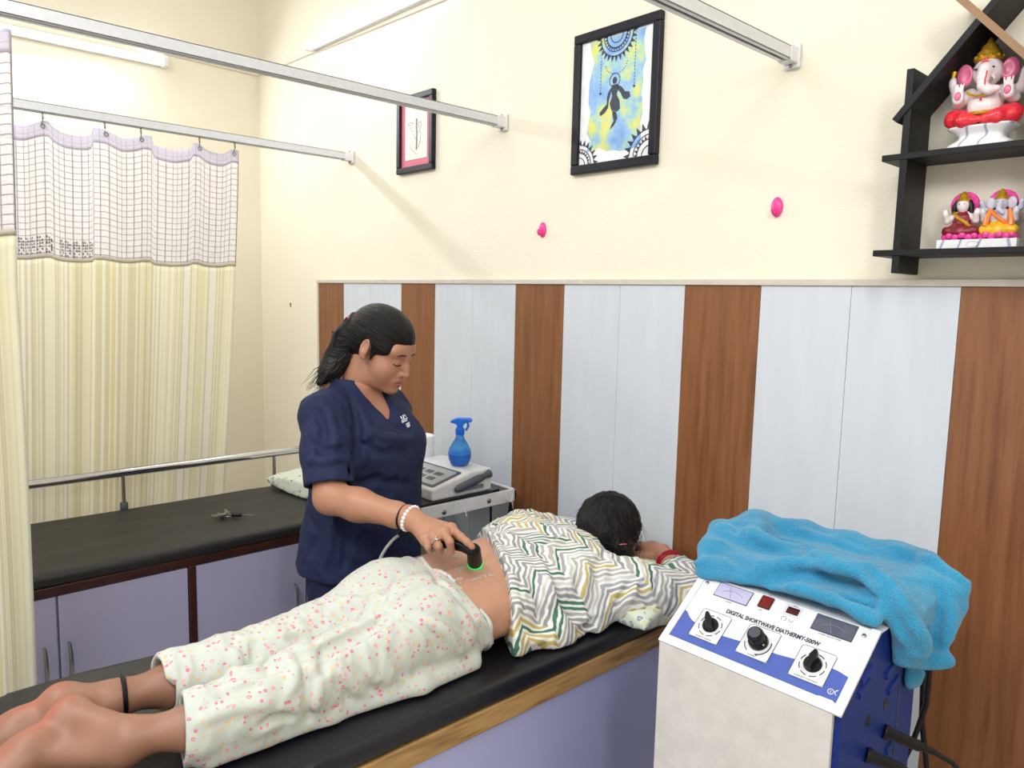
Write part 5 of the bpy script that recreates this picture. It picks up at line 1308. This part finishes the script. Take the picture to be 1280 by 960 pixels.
# dark hair
ha = Vol(PH-V3(.17, .22, .16), PH+V3(.20, .20, .18), .003)
PA = np.array([PF, PL_, PU])
ha.ell(PH-PF*.020+PU*.012, (.098, .092, .098), PA, .02); ha.ell(PH+V3(.03, -.05, .015), (.075, .085, .085), None, .03)
ha.chain([PH+V3(.06, -.075, .02), PH+V3(.095, -.06, -.02), PH+V3(.115, -.03, -.055)], [.040, .030, .012], .03)
ha.ell(PH+PF*.10-PU*.035, (.085, .075, .095), PA, .01, 's')
def pst(P):
    L = P-PH; an = np.arctan2(L[:, 0], L[:, 1]+.02); q = np.stack([an*8, L[:, 2]*20, np.hypot(L[:, 0], L[:, 1])*16], 1)
    return .006*noise3(q)+.004*noise3(q*3)+.005*noise3(P*28)
ha.disp(pst, .03)
hfl = lambda P: np.stack([np.arctan2(P[:, 0]-PH[0], P[:, 1]-PH[1]+.02)*30, (P[:, 2]-PH[2])*150, np.hypot(P[:, 0]-PH[0], P[:, 1]-PH[1])*22], 1)
phr = sculpt('hair', ha, M['hair'], pt, flow=hfl)
ws = MB(); rs = np.random.RandomState(11)
for i in range(160):
    d = nrm(rs.normal(size=3)+V3(.35, .1, .35)); a = PH+d*.090
    e = nrm(rs.normal(size=3)); tang = nrm(np.cross(d, e)); ln = rs.uniform(.03, .075)
    ws.tube([a, a+tang*ln*.5+d*.010, a+tang*ln+d*.004+V3(.006, -.004, -.012)], [.0009, .0008, .0003], 4)
for i in range(40):
    a = PH+V3(.07, -.06, .0)+rs.normal(size=3)*.018; ws.tube([a, a+V3(.035, .01, -.012)+rs.normal(size=3)*.008, a+V3(.06, .025, -.045)+rs.normal(size=3)*.016], [.0009, .0008, .0002], 4)
part('loose_strands', ws, M['hair_strand'], phr)
q = ha.hit(CAM, ray(776, 681), .5, 4, .001)
if q is not None:
    q = q-nrm(ray(776, 681))*.002; part('hair_clip', MB().tube([q-CR*.016, q+CR*.016+CU*.002], .0022, 8), M['wine'], phr)

# probe in the therapist's hand
def skz(x, y): h = sk.hit((x, y, 1.2), (0, 0, -1), 0, .6, .001); return h[2] if h is not None else .85
bx, by = 2.243, -.812
for _ in range(2):
    bz = skz(bx, by); q = at(594, 705, Z=bz+.004); bx, by = q[0], q[1]
bz = skz(bx, by)
ut = thing('ultrasound_probe', (bx, by, bz), 'black ultrasound probe with glowing green ring held against the patient\'s lower back', 'probe')
ht_ = V3(2.262, -.834, .905); hbm = V3(bx, by, bz+.004); hax = nrm(ht_-hbm)
part('probe_head', MB().tube([hbm+hax*.015, hbm+hax*.018, hbm+hax*.034, ht_-hax*.008, ht_+hax*.004, ht_+hax*.009], [.0185, .0188, .0180, .0170, .013, .005], 22), M['black'], ut)
part('handle', MB().tube([ht_+V3(.004, .0, -.008), V3(2.235, -.845, .906), V3(2.20, -.862, .908), V3(2.15, -.872, .906), V3(2.11, -.878, .905), V3(2.085, -.880, .904)], [.0125, .0125, .013, .0135, .012, .008], 16), M['black'], ut)
part('glow_ring', MB().tube([hbm-hax*.003, hbm, hbm+hax*.003, hbm+hax*.014, hbm+hax*.016], [.016, .0185, .0195, .0193, .0178], 22), M['green_glow'], ut)
rel = MB()
p0 = V3(2.09, -.880, .904); p1 = at(508, 664, X=2.03); p2 = at(500, 668, X=1.99)
cp = [p0, p0*.6+p1*.4+V3(0, 0, .004), p1, p2]
part('strain_relief', MB().tube(cp, [.0085, .008, .0065, .0055], 10), M['black'], ut)
cpts = [p2, at(492, 674, X=1.96), at(482, 686, X=1.93), at(474, 701, X=1.91), at(469, 716, X=1.90), V3(1.80, -.72, .60) + V3(-.03, 0, 0), V3(1.75, -.62, .45), V3(1.66, -.50, .60), V3(1.60, -.47, .76)]
# smooth the cable
def spline(P, n=8):
    P = [np.asarray(p, float) for p in P]; out = []
    for i in range(len(P)-1):
        a, b_, c, d = P[max(i-1, 0)], P[i], P[i+1], P[min(i+2, len(P)-1)]
        for t in np.linspace(0, 1, n, endpoint=False): out.append(.5*((2*b_)+(-a+c)*t+(2*a-5*b_+4*c-d)*t*t+(-a+3*b_-3*c+d)*t**3))
    return out+[P[-1]]
part('cord', MB().tube(spline(cpts), .0042, 8), M['cable'], ut)
# gel on the skin
gm = MB(); rs = np.random.RandomState(5)
for (px, py, r) in ((572, 723, .007), (577, 724.5, .009), (583, 723, .006), (590, 722.5, .007), (596, 721, .009), (601, 718.5, .005), (606, 716, .005), (611, 713.5, .008), (614, 711, .006), (566, 697, .007), (570, 695.5, .006), (574, 697, .004), (576, 710, .005), (571, 713, .006), (551, 697, .005), (587, 726, .004)):
    z = .855
    for _ in range(3):
        q = at(px, py, Z=z); z = skz(q[0], q[1])
    for j in range(3):
        dx, dy = rs.normal(size=2)*r*.5; x, y = q[0]+dx, q[1]+dy; zz = skz(x, y); gm.ball((x, y, zz), (r*rs.uniform(.5, .9), r*rs.uniform(.5, .9), .0022), 10)
go = single('gel_smear', gm, M['gel'], at(590, 720, Z=.855), 'clear wet gel smeared on the patient\'s bare back beside the probe', 'gel')
go['kind'] = 'stuff'

# ================================================================== WALL DETAILS
def picture(name, x0, x1, z0, z1, fw, label, loc):
    t = thing(name, loc, label, 'picture')
    f = MB()
    d = -.022
    for a, b_ in (((x0, d, z0), (x1, 0, z0+fw)), ((x0, d, z1-fw), (x1, 0, z1)), ((x0, d, z0+fw), (x0+fw, 0, z1-fw)), ((x1-fw, d, z0+fw), (x1, 0, z1-fw))): f.box(a, b_)
    part('frame', f, M['frame'], t, smooth=False, bevel=.004)
    return t
# large batik
x0, x1, z0, z1 = 1.772, 2.127, 1.913, 2.366
t = picture('framed_picture', x0, x1, z0, z1, .030, 'large black-framed picture of a dark dancing figure on blue and yellow wash', (1.95, 0, 2.14))
part('paper', MB().box((x0+.02, -.010, z0+.02), (x1-.02, -.006, z1-.02)), M['paper'], t, smooth=False)
E1, E2, EN = V3(1, 0, 0), V3(0, 0, 1), V3(0, -1, 0)
O = V3(x0+.03, -.0102, z0+.03); Wd, Hd = x1-x0-.06, z1-z0-.06
rs = np.random.RandomState(2)
edge = [(.05+.012*rs.normal(), .06+.01*rs.normal())]
pl = [(Wd*.14+.006*rs.normal(), Hd*v) for v in np.linspace(.10, .99, 12)]; pr = [(Wd*.88+.006*rs.normal(), Hd*v) for v in np.linspace(.99, .10, 12)]
pb = [(Wd*v, Hd*.09+.006*rs.normal()) for v in np.linspace(.8, .3, 6)]
part('colour_wash', MB().prism((pl+pr+pb)[::-1], O, E1, E2, EN*.0004), M['wash'], t, smooth=False)
o2 = O+EN*.0008
ink = MB()
def mandala(cx, cz, r, a0, a1):
    ink = MB(); c = o2+E1*cx+E2*cz
    for q in (.30, .48, .62, .78): ink.arc(c, E1, E2, r*q, a0, a1, .0014, 24)
    n = int((a1-a0)/12)
    for i in range(n+1):
        a = math.radians(a0+(a1-a0)*i/n); da = math.radians(5)
        f = lambda an, rr: (math.cos(an)*r*rr, math.sin(an)*r*rr)
        ink.prism([f(a-da, .80), f(a+da, .80), f(a, 1.0)], c, E1, E2, EN*.0006); ink.prism([f(a-da, .50), f(a+da, .50), f(a, .6)], c, E1, E2, EN*.0006)
    part('mandala', ink, M['ink'], t, smooth=False)
mandala(Wd*.5, Hd, .085, 182, 358); mandala(0.0, 0.0, .085, 4, 86); mandala(Wd, 0.0, .105, 94, 176)
# dancing figure, generic
cx, cz = Wd*.49, Hd*.52
fg = MB()
def blob(pts): fg.prism([(cx+a*.001, cz+b_*.001) for a, b_ in pts], o2, E1, E2, EN*.0006)
hd_ = [(9*math.cos(a), 47+11*math.sin(a)) for a in np.linspace(0, 6.283, 14)[:-1]]; blob(hd_)
fg.arc(o2+E1*cx+E2*(cz+.048), E1, E2, .021, 0, 355, .0012, 24)
blob([(-10, 34), (12, 34), (16, 20), (10, 2), (-8, 0), (-14, 18)])
blob([(12, 32), (30, 22), (44, 6), (62, 2), (66, -14), (52, -20), (38, -16), (26, 4), (14, 18)])
blob([(-12, 28), (-24, 16), (-30, -2), (-30, -22), (-46, -34), (-60, -46), (-56, -56), (-38, -48), (-24, -34), (-22, -12), (-16, 8)])
blob([(-8, 0), (10, 2), (22, -18), (26, -44), (14, -52), (-10, -44), (-18, -22)])
blob([(-6, -46), (10, -52), (16, -72), (4, -92), (-12, -104), (-8, -92), (2, -78), (-4, -62)])
part('dancing_figure', fg, M['ink'], t, smooth=False)
for u in (.29, .76):
    for i in range(16): ink.tube([o2+E1*Wd*u+E2*(Hd*(.98-i*.026)), o2+E1*Wd*u+E2*(Hd*(.98-i*.026)-.006)], .0012, 4)
    ink.ball(o2+E1*Wd*u+E2*(Hd*.56), .004, 8)
for a in np.linspace(190, 350, 14):
    an = math.radians(a); ink.tube([o2+E1*(Wd*.5+math.cos(an)*.045)+E2*(Hd*.78+math.sin(an)*.035), o2+E1*(Wd*.5+math.cos(an)*.045+.004)+E2*(Hd*.78+math.sin(an)*.035+.001)], .001, 4)
part('dotted_lines', ink, M['ink'], t, smooth=False)
# small print
x0, x1, z0, z1 = .722, .985, 2.018, 2.342
t = picture('framed_picture', x0, x1, z0, z1, .026, 'small black-framed picture with rose mount and line drawing, behind the long rail', (.85, 0, 2.18))
part('mount', MB().box((x0+.02, -.010, z0+.02), (x1-.02, -.006, z1-.02)), M['mat_red'], t, smooth=False)
part('print', MB().box((x0+.055, -.0112, z0+.055), (x1-.050, -.0098, z1-.04)), M['art_cream'], t, smooth=False)
ln = MB(); o3 = V3((x0+x1)/2, -.0116, (z0+z1)/2)
def curve(pts, w=.0011): ln.tube([o3+E1*a*.001+E2*b_*.001 for a, b_ in pts], w, 5)
curve([(4, 60), (4, 20), (6, -20), (4, -70)], .0018); curve([(10, 60), (11, 20), (12, -20), (9, -70)], .0018)
for i in range(9): curve([(4, 55-i*14), (11, 52-i*14)])
curve([(-58, 40), (-40, 50), (-20, 46), (-34, 36), (-58, 40)]); curve([(-45, 30), (-30, 18), (-20, 8)]); curve([(22, 40), (36, 44), (42, 28), (34, 14), (22, 22), (22, 40)])
curve([(14, 0), (30, 10), (40, -10), (32, -40), (16, -64)]); curve([(-20, 0), (-6, -14), (2, -24)]); curve([(-40, -50), (-20, -70), (10, -90)])
part('line_drawing', ln, M['ink_grey'], t, smooth=False)

# pink wall hooks
def hook(q, lab):
    t = thing('wall_hook', (q[0], 0, q[2]), lab, 'hook', 'pink stick-on wall hooks')
    part('base', MB().ball((q[0], -.004, q[2]+.002), (.017, .009, .027), 18), M['pink'], t)
    part('peg', MB().tube([(q[0], -.008, q[2]-.008), (q[0], -.020, q[2]-.014), (q[0], -.026, q[2]-.006), (q[0], -.024, q[2]+.002)], [.006, .006, .005, .004], 8), M['pink'], t)
    return t
q1 = at(679, 288, Y=0); q2 = at(972, 260, Y=0)
h = hook(q1, 'pink stick-on wall hook below the rail end, left of the large picture')
copy_tree(h, (q2[0], 0, q2[2]), 'pink stick-on wall hook to the right of the large picture')
q = at(363.5, 380, Y=0)
single('wall_plug', MB().lathe([(.006, 0), (.006, .004), (.003, .006)], 10, (q[0], -.0, q[2]), (0, -1, 0)).lathe([(.004, 0), (.003, .004)], 8, (q[0], 0, q[2]-.012), (0, -1, 0)), M['red_speck'], q, 'tiny reddish-brown plug in the cream wall left of the panelling', 'wall plug')
for i, (px, py) in enumerate(((711, 262), (1049, 262), (482, 60))):
    pass

# ---- house-shaped wall shelf
D = .125
ws_ = thing('wall_shelf', (3.03, 0, 1.58), 'black house-shaped wall shelf with crossed roof boards holding two figurines', 'shelf')
cxs = 3.033
def board(name, a, b_, th, d0=-D, mat='shelf'):
    a, b_ = np.asarray(a, float), np.asarray(b_, float); e = nrm((b_[0]-a[0], 0, b_[1]-a[1])); n = V3(-e[2], 0, e[0]); ln = np.linalg.norm(b_-a)
    return part(name, MB().box((0, 0, -th/2), (ln, -d0-.001, th/2), (e, V3(0, -1, 0), n), (a[0], 0, a[1])), M[mat], ws_, smooth=False, bevel=.0015)
board('upright', (2.893, 1.572), (2.893, 2.022), .016, -.1225); board('upright', (3.173, 1.572), (3.173, 2.022), .016, -.1225)
board('shelf_board', (2.846, 1.832), (3.222, 1.832), .014); board('shelf_board', (2.842, 1.618), (3.226, 1.618), .014)
r1 = board('roof_board', (2.868, 1.912), (3.095, 2.178), .016, -.126)
r2 = board('roof_board', (3.198, 1.912), (2.970, 2.160), .014, -.128)
part('raw_edge', MB().box((0, .126, -.0072), (math.hypot(.228, .248), .1295, .0072), (nrm((-.228, 0, .248)), V3(0, -1, 0), nrm((-.248, 0, -.228))), (3.198, 0, 1.912)), M['shelf_edge'], r2, smooth=False)

# ---- elephant-headed figurine
gc = V3(3.032, -.066, 1.839)
fg_ = thing('figurine', gc, 'white elephant-headed seated figurine in red trousers and gold crown on the upper shelf', 'figurine')
TR = nrm((.05, -1, .0)); SX = V3(1, .05, 0)  # forward, its left = +x seen from the front
def gq(x, f, z): return gc+SX*x+TR*f+V3(0, 0, z)
bs = Vol(gc+V3(-.09, -.07, -.002), gc+V3(.09, .07, .06), .0018)
def gbase(X, Y, Z):
    z = Z-gc[2]; w = .052+.016*np.cos(np.clip((z-.004)/.042, 0, 1)*2*math.pi)*.7+.002; x = X-gc[0]; y = Y-gc[1]
    return np.maximum((np.abs(x/ w)**4+np.abs(y/(w*.66))**4)**.25*w-w, np.abs(z-.023)-.023)*.8
bs.put(gbase, gc+V3(-.08, -.06, 0), gc+V3(.08, .06, .05), 0); sculpt('pedestal', bs, M['marble'], fg_)
def sd(): return Vol(gc+V3(-.11, -.08, .035), gc+V3(.11, .07, .25), .002)
v = sd()
v.ell(gq(0, .002, .092), (.034, .030, .036), None, .01); v.ell(gq(0, .016, .084), (.028, .022, .026), None, .01)     # belly, chest
v.ell(gq(.002, .010, .158), (.029, .027, .030), None, .012)                                                          # head
for s in (-1, 1):
    v.chain([gq(.030*s, 0, .118), gq(.052*s, .004, .100), gq(.048*s, .026, .104)], [.013, .011, .010], .006)
    v.chain([gq(.030*s, -.008, .120), gq(.060*s, -.012, .118), gq(.066*s, -.004, .142)], [.011, .010, .009], .006)
    v.ell(gq(.046*s, .030, .112), (.011, .006, .018), None, .005); v.ell(gq(.067*s, 0, .150), (.008, .006, .012), None, .004)
    for i in range(4): v.cone(gq((.039+.0045*i)*s, .031, .124), gq((.037+.0055*i)*s, .030, .136), .0026, .002, .001)
    v.ell(gq(.018*s, .012, .062), (.014, .020, .008), None, .004)
v.chain([gq(.002, .034, .158), gq(.001, .042, .140), gq(.002, .044, .122), gq(.014, .046, .112), gq(.028, .042, .114)], [.014, .011, .009, .0085, .007], .008)  # trunk
v.cone(gq(.018, .032, .142), gq(.022, .042, .134), .004, .002, .002)
sculpt('figure', v, M['idol_white'], fg_, smooth=2)
for s in (-1, 1):
    v = sd(); v.ell(gq(.042*s, .008, .158), (.018, .006, .024), np.array([nrm((1, .3*s, -.1*s)), nrm((-.3*s, 1, 0)), (0, 0, 1)]), .005)
    v.ell(gq(.040*s, .016, .158), (.010, .005, .015), None, .004, 's'); sculpt('ear', v, M['idol_pink'], fg_)
    v = sd(); v.ell(gq(.046*s, .036, .110), (.007, .004, .010), None, .002); sculpt('palm', v, M['idol_pink'], fg_)
v = sd()
for s in (-1, 1): v.chain([gq(.018*s, .000, .066), gq(.054*s, .012, .066), gq(.030*s, .036, .058), gq(.010*s, .040, .055)], [.022, .019, .015, .010], .008)
v.ell(gq(0, .0, .062), (.04, .03, .016), None, .01); v.disp(lambda P: .0022*noise3(P*[70, 70, 110]), .02)
sculpt('red_trousers', v, M['idol_red'], fg_)
cr = MB().lathe([(.026, .180), (.028, .186), (.024, .190), (.023, .198), (.017, .204), (.015, .212), (.008, .218), (.004, .226), (.001, .230)], 20, gq(0, .004, 0))
for a in range(10): cr.ball(gq(.026*math.cos(a*.628), .004+.026*math.sin(a*.628), .188), .0042, 8)
part('crown', cr, M['idol_gold'], fg_)
nk = MB()
for a in np.linspace(-1.1, 1.1, 13): nk.ball(gq(.030*math.sin(a), .034+.006*math.cos(a), .122-.018*math.cos(a)), .0032, 8)
nk.tube([gq(-.03, .020, .072), gq(-.015, .038, .070), gq(0, .042, .069), gq(.015, .038, .070), gq(.03, .02, .072)], .004, 8); nk.tube([gq(-.068, .0, .155), gq(-.066, -.002, .172)], [.004, .006], 8)
part('ornaments', nk, M['idol_gold'], fg_)
fc = MB()
for s in (-1, 1): fc.ball(gq(.015*s, .036, .160), (.005, .003, .0025), 8)
part('eyes', fc, M['ink'], fg_)
fm_ = MB()
for i in range(3): fm_.tube([gq(-.006, .0385, .170+.004*i), gq(.008, .0385, .170+.004*i)], .0012, 5)
fm_.tube([gq(.002, .040, .182), gq(.002, .0405, .172)], .0016, 6); fm_.tube([gq(.010, .052, .150), gq(.008, .054, .132), gq(.008, .0535, .120)], .0014, 5); fm_.ball(gq(0, .043, .096), .003, 8)
part('forehead_marks', fm_, M['idol_red'], fg_)

# ---- pair of seated figurines on one base
pc = V3(3.043, -.064, 1.625)
pr_ = thing('figurine', pc, 'pair of small painted seated figurines with pink halos sharing one low base', 'figurine')
def pq(x, f, z): return pc+SX*x+TR*f+V3(0, 0, z)
part('pedestal', MB().box((-.076, -.030, 0), (.076, .030, .020), (SX, TR, (0, 0, 1)), pc).tube([pq(-.005+.012*math.cos(a), .031, .010+.006*math.sin(a)) for a in np.linspace(0, 6.283, 17)[:-1]], .0009, 5, closed=True), M['marble'], pr_, smooth=False, bevel=.003)
lt = MB(); rs = np.random.RandomState(3)
for cxp in (-.036, .034):
    for i in range(14):
        a = math.pi*2*i/14; lt.ball(pq(cxp+.030*math.cos(a), .004+.020*math.sin(a), .026+.003*(i % 2)), (.009, .006, .007), 8)
part('lotus_petals', lt, M['idol_magenta'], pr_)
for cxp, robe, sash, halo in ((-.036, 'idol_maroon', 'idol_gold', 'idol_magenta'), (.036, 'idol_orange', 'idol_yellow', 'idol_magenta')):
    def d2(): return Vol(pq(cxp, 0, .06)-.07, pq(cxp, 0, .06)+.075, .0016)
    v = d2(); ele = cxp > 0
    v.ell(pq(cxp, 0, .062), (.017 if not ele else .021, .014, .022), None, .006); v.ell(pq(cxp, .004, .096), (.0125, .012, .0155), None, .004)
    for s in (-1, 1):
        v.chain([pq(cxp+.014*s, 0, .076), pq(cxp+.028*s, .006, .062), pq(cxp+.030*s, .014, .076)], [.007, .006, .006], .004); v.ell(pq(cxp+.031*s, .015, .080), (.006, .004, .008), None, .002)
        if ele: v.ell(pq(cxp+.019*s, .0, .097), (.010, .003, .013), None, .003); v.chain([pq(cxp+.014*s, -.006, .078), pq(cxp+.034*s, -.006, .086), pq(cxp+.037*s, 0, .100)], [.006, .005, .005], .003)
    if ele: v.chain([pq(cxp, .014, .094), pq(cxp, .020, .082), pq(cxp+.008, .021, .074)], [.006, .005, .004], .003)
    sculpt('figure', v, M['idol_grey' if ele else 'idol_white'], pr_)
    v = d2(); v.chain([pq(cxp-.026, .008, .040), pq(cxp, .014, .038), pq(cxp+.026, .008, .040)], [.011, .013, .011], .006); v.ell(pq(cxp, .002, .050), (.022, .016, .012), None, .006)
    if not ele: v.ell(pq(cxp, .003, .064), (.018, .0135, .020), None, .005)
    v.disp(lambda P: .002*noise3(P*110), .02); sculpt('robe', v, M[robe if not ele else sash], pr_)
    sa = MB().tube([pq(cxp-.016, .006, .080), pq(cxp-.004, .018, .068), pq(cxp+.012, .018, .056), pq(cxp+.020, .010, .046)], .004, 8)
    if ele: sa.tube([pq(cxp+.018, .004, .082), pq(cxp+.022, .012, .066), pq(cxp+.024, .014, .048)], .006, 8); sa.tube([pq(cxp-.018, .004, .082), pq(cxp-.022, .012, .066), pq(cxp-.024, .014, .048)], .006, 8)
    part('sash', sa, M['idol_gold' if not ele else 'idol_orange'], pr_)
    part('halo', MB().lathe([(.027, -.002), (.029, 0), (.027, .002)], 26, pq(cxp, -.012, .098), TR), M[halo], pr_)
    part('crown', MB().lathe([(.0125, .104), (.014, .108), (.010, .113), (.008, .119), (.002, .126)], 14, pq(cxp, .002, 0)), M['idol_gold'], pr_)
    if not ele:
        hm = MB()
        for s in (-1, 1): hm.tube([pq(cxp+.010*s, 0, .106), pq(cxp+.016*s, .002, .094), pq(cxp+.018*s, .004, .078)], [.005, .006, .004], 8)
        part('long_hair', hm, M['black'], pr_)
    fc = MB()
    for s in (-1, 1): fc.ball(pq(cxp+.005*s, .0155, .098), (.0018, .001, .001), 6)
    part('eyes', fc, M['ink'], pr_)
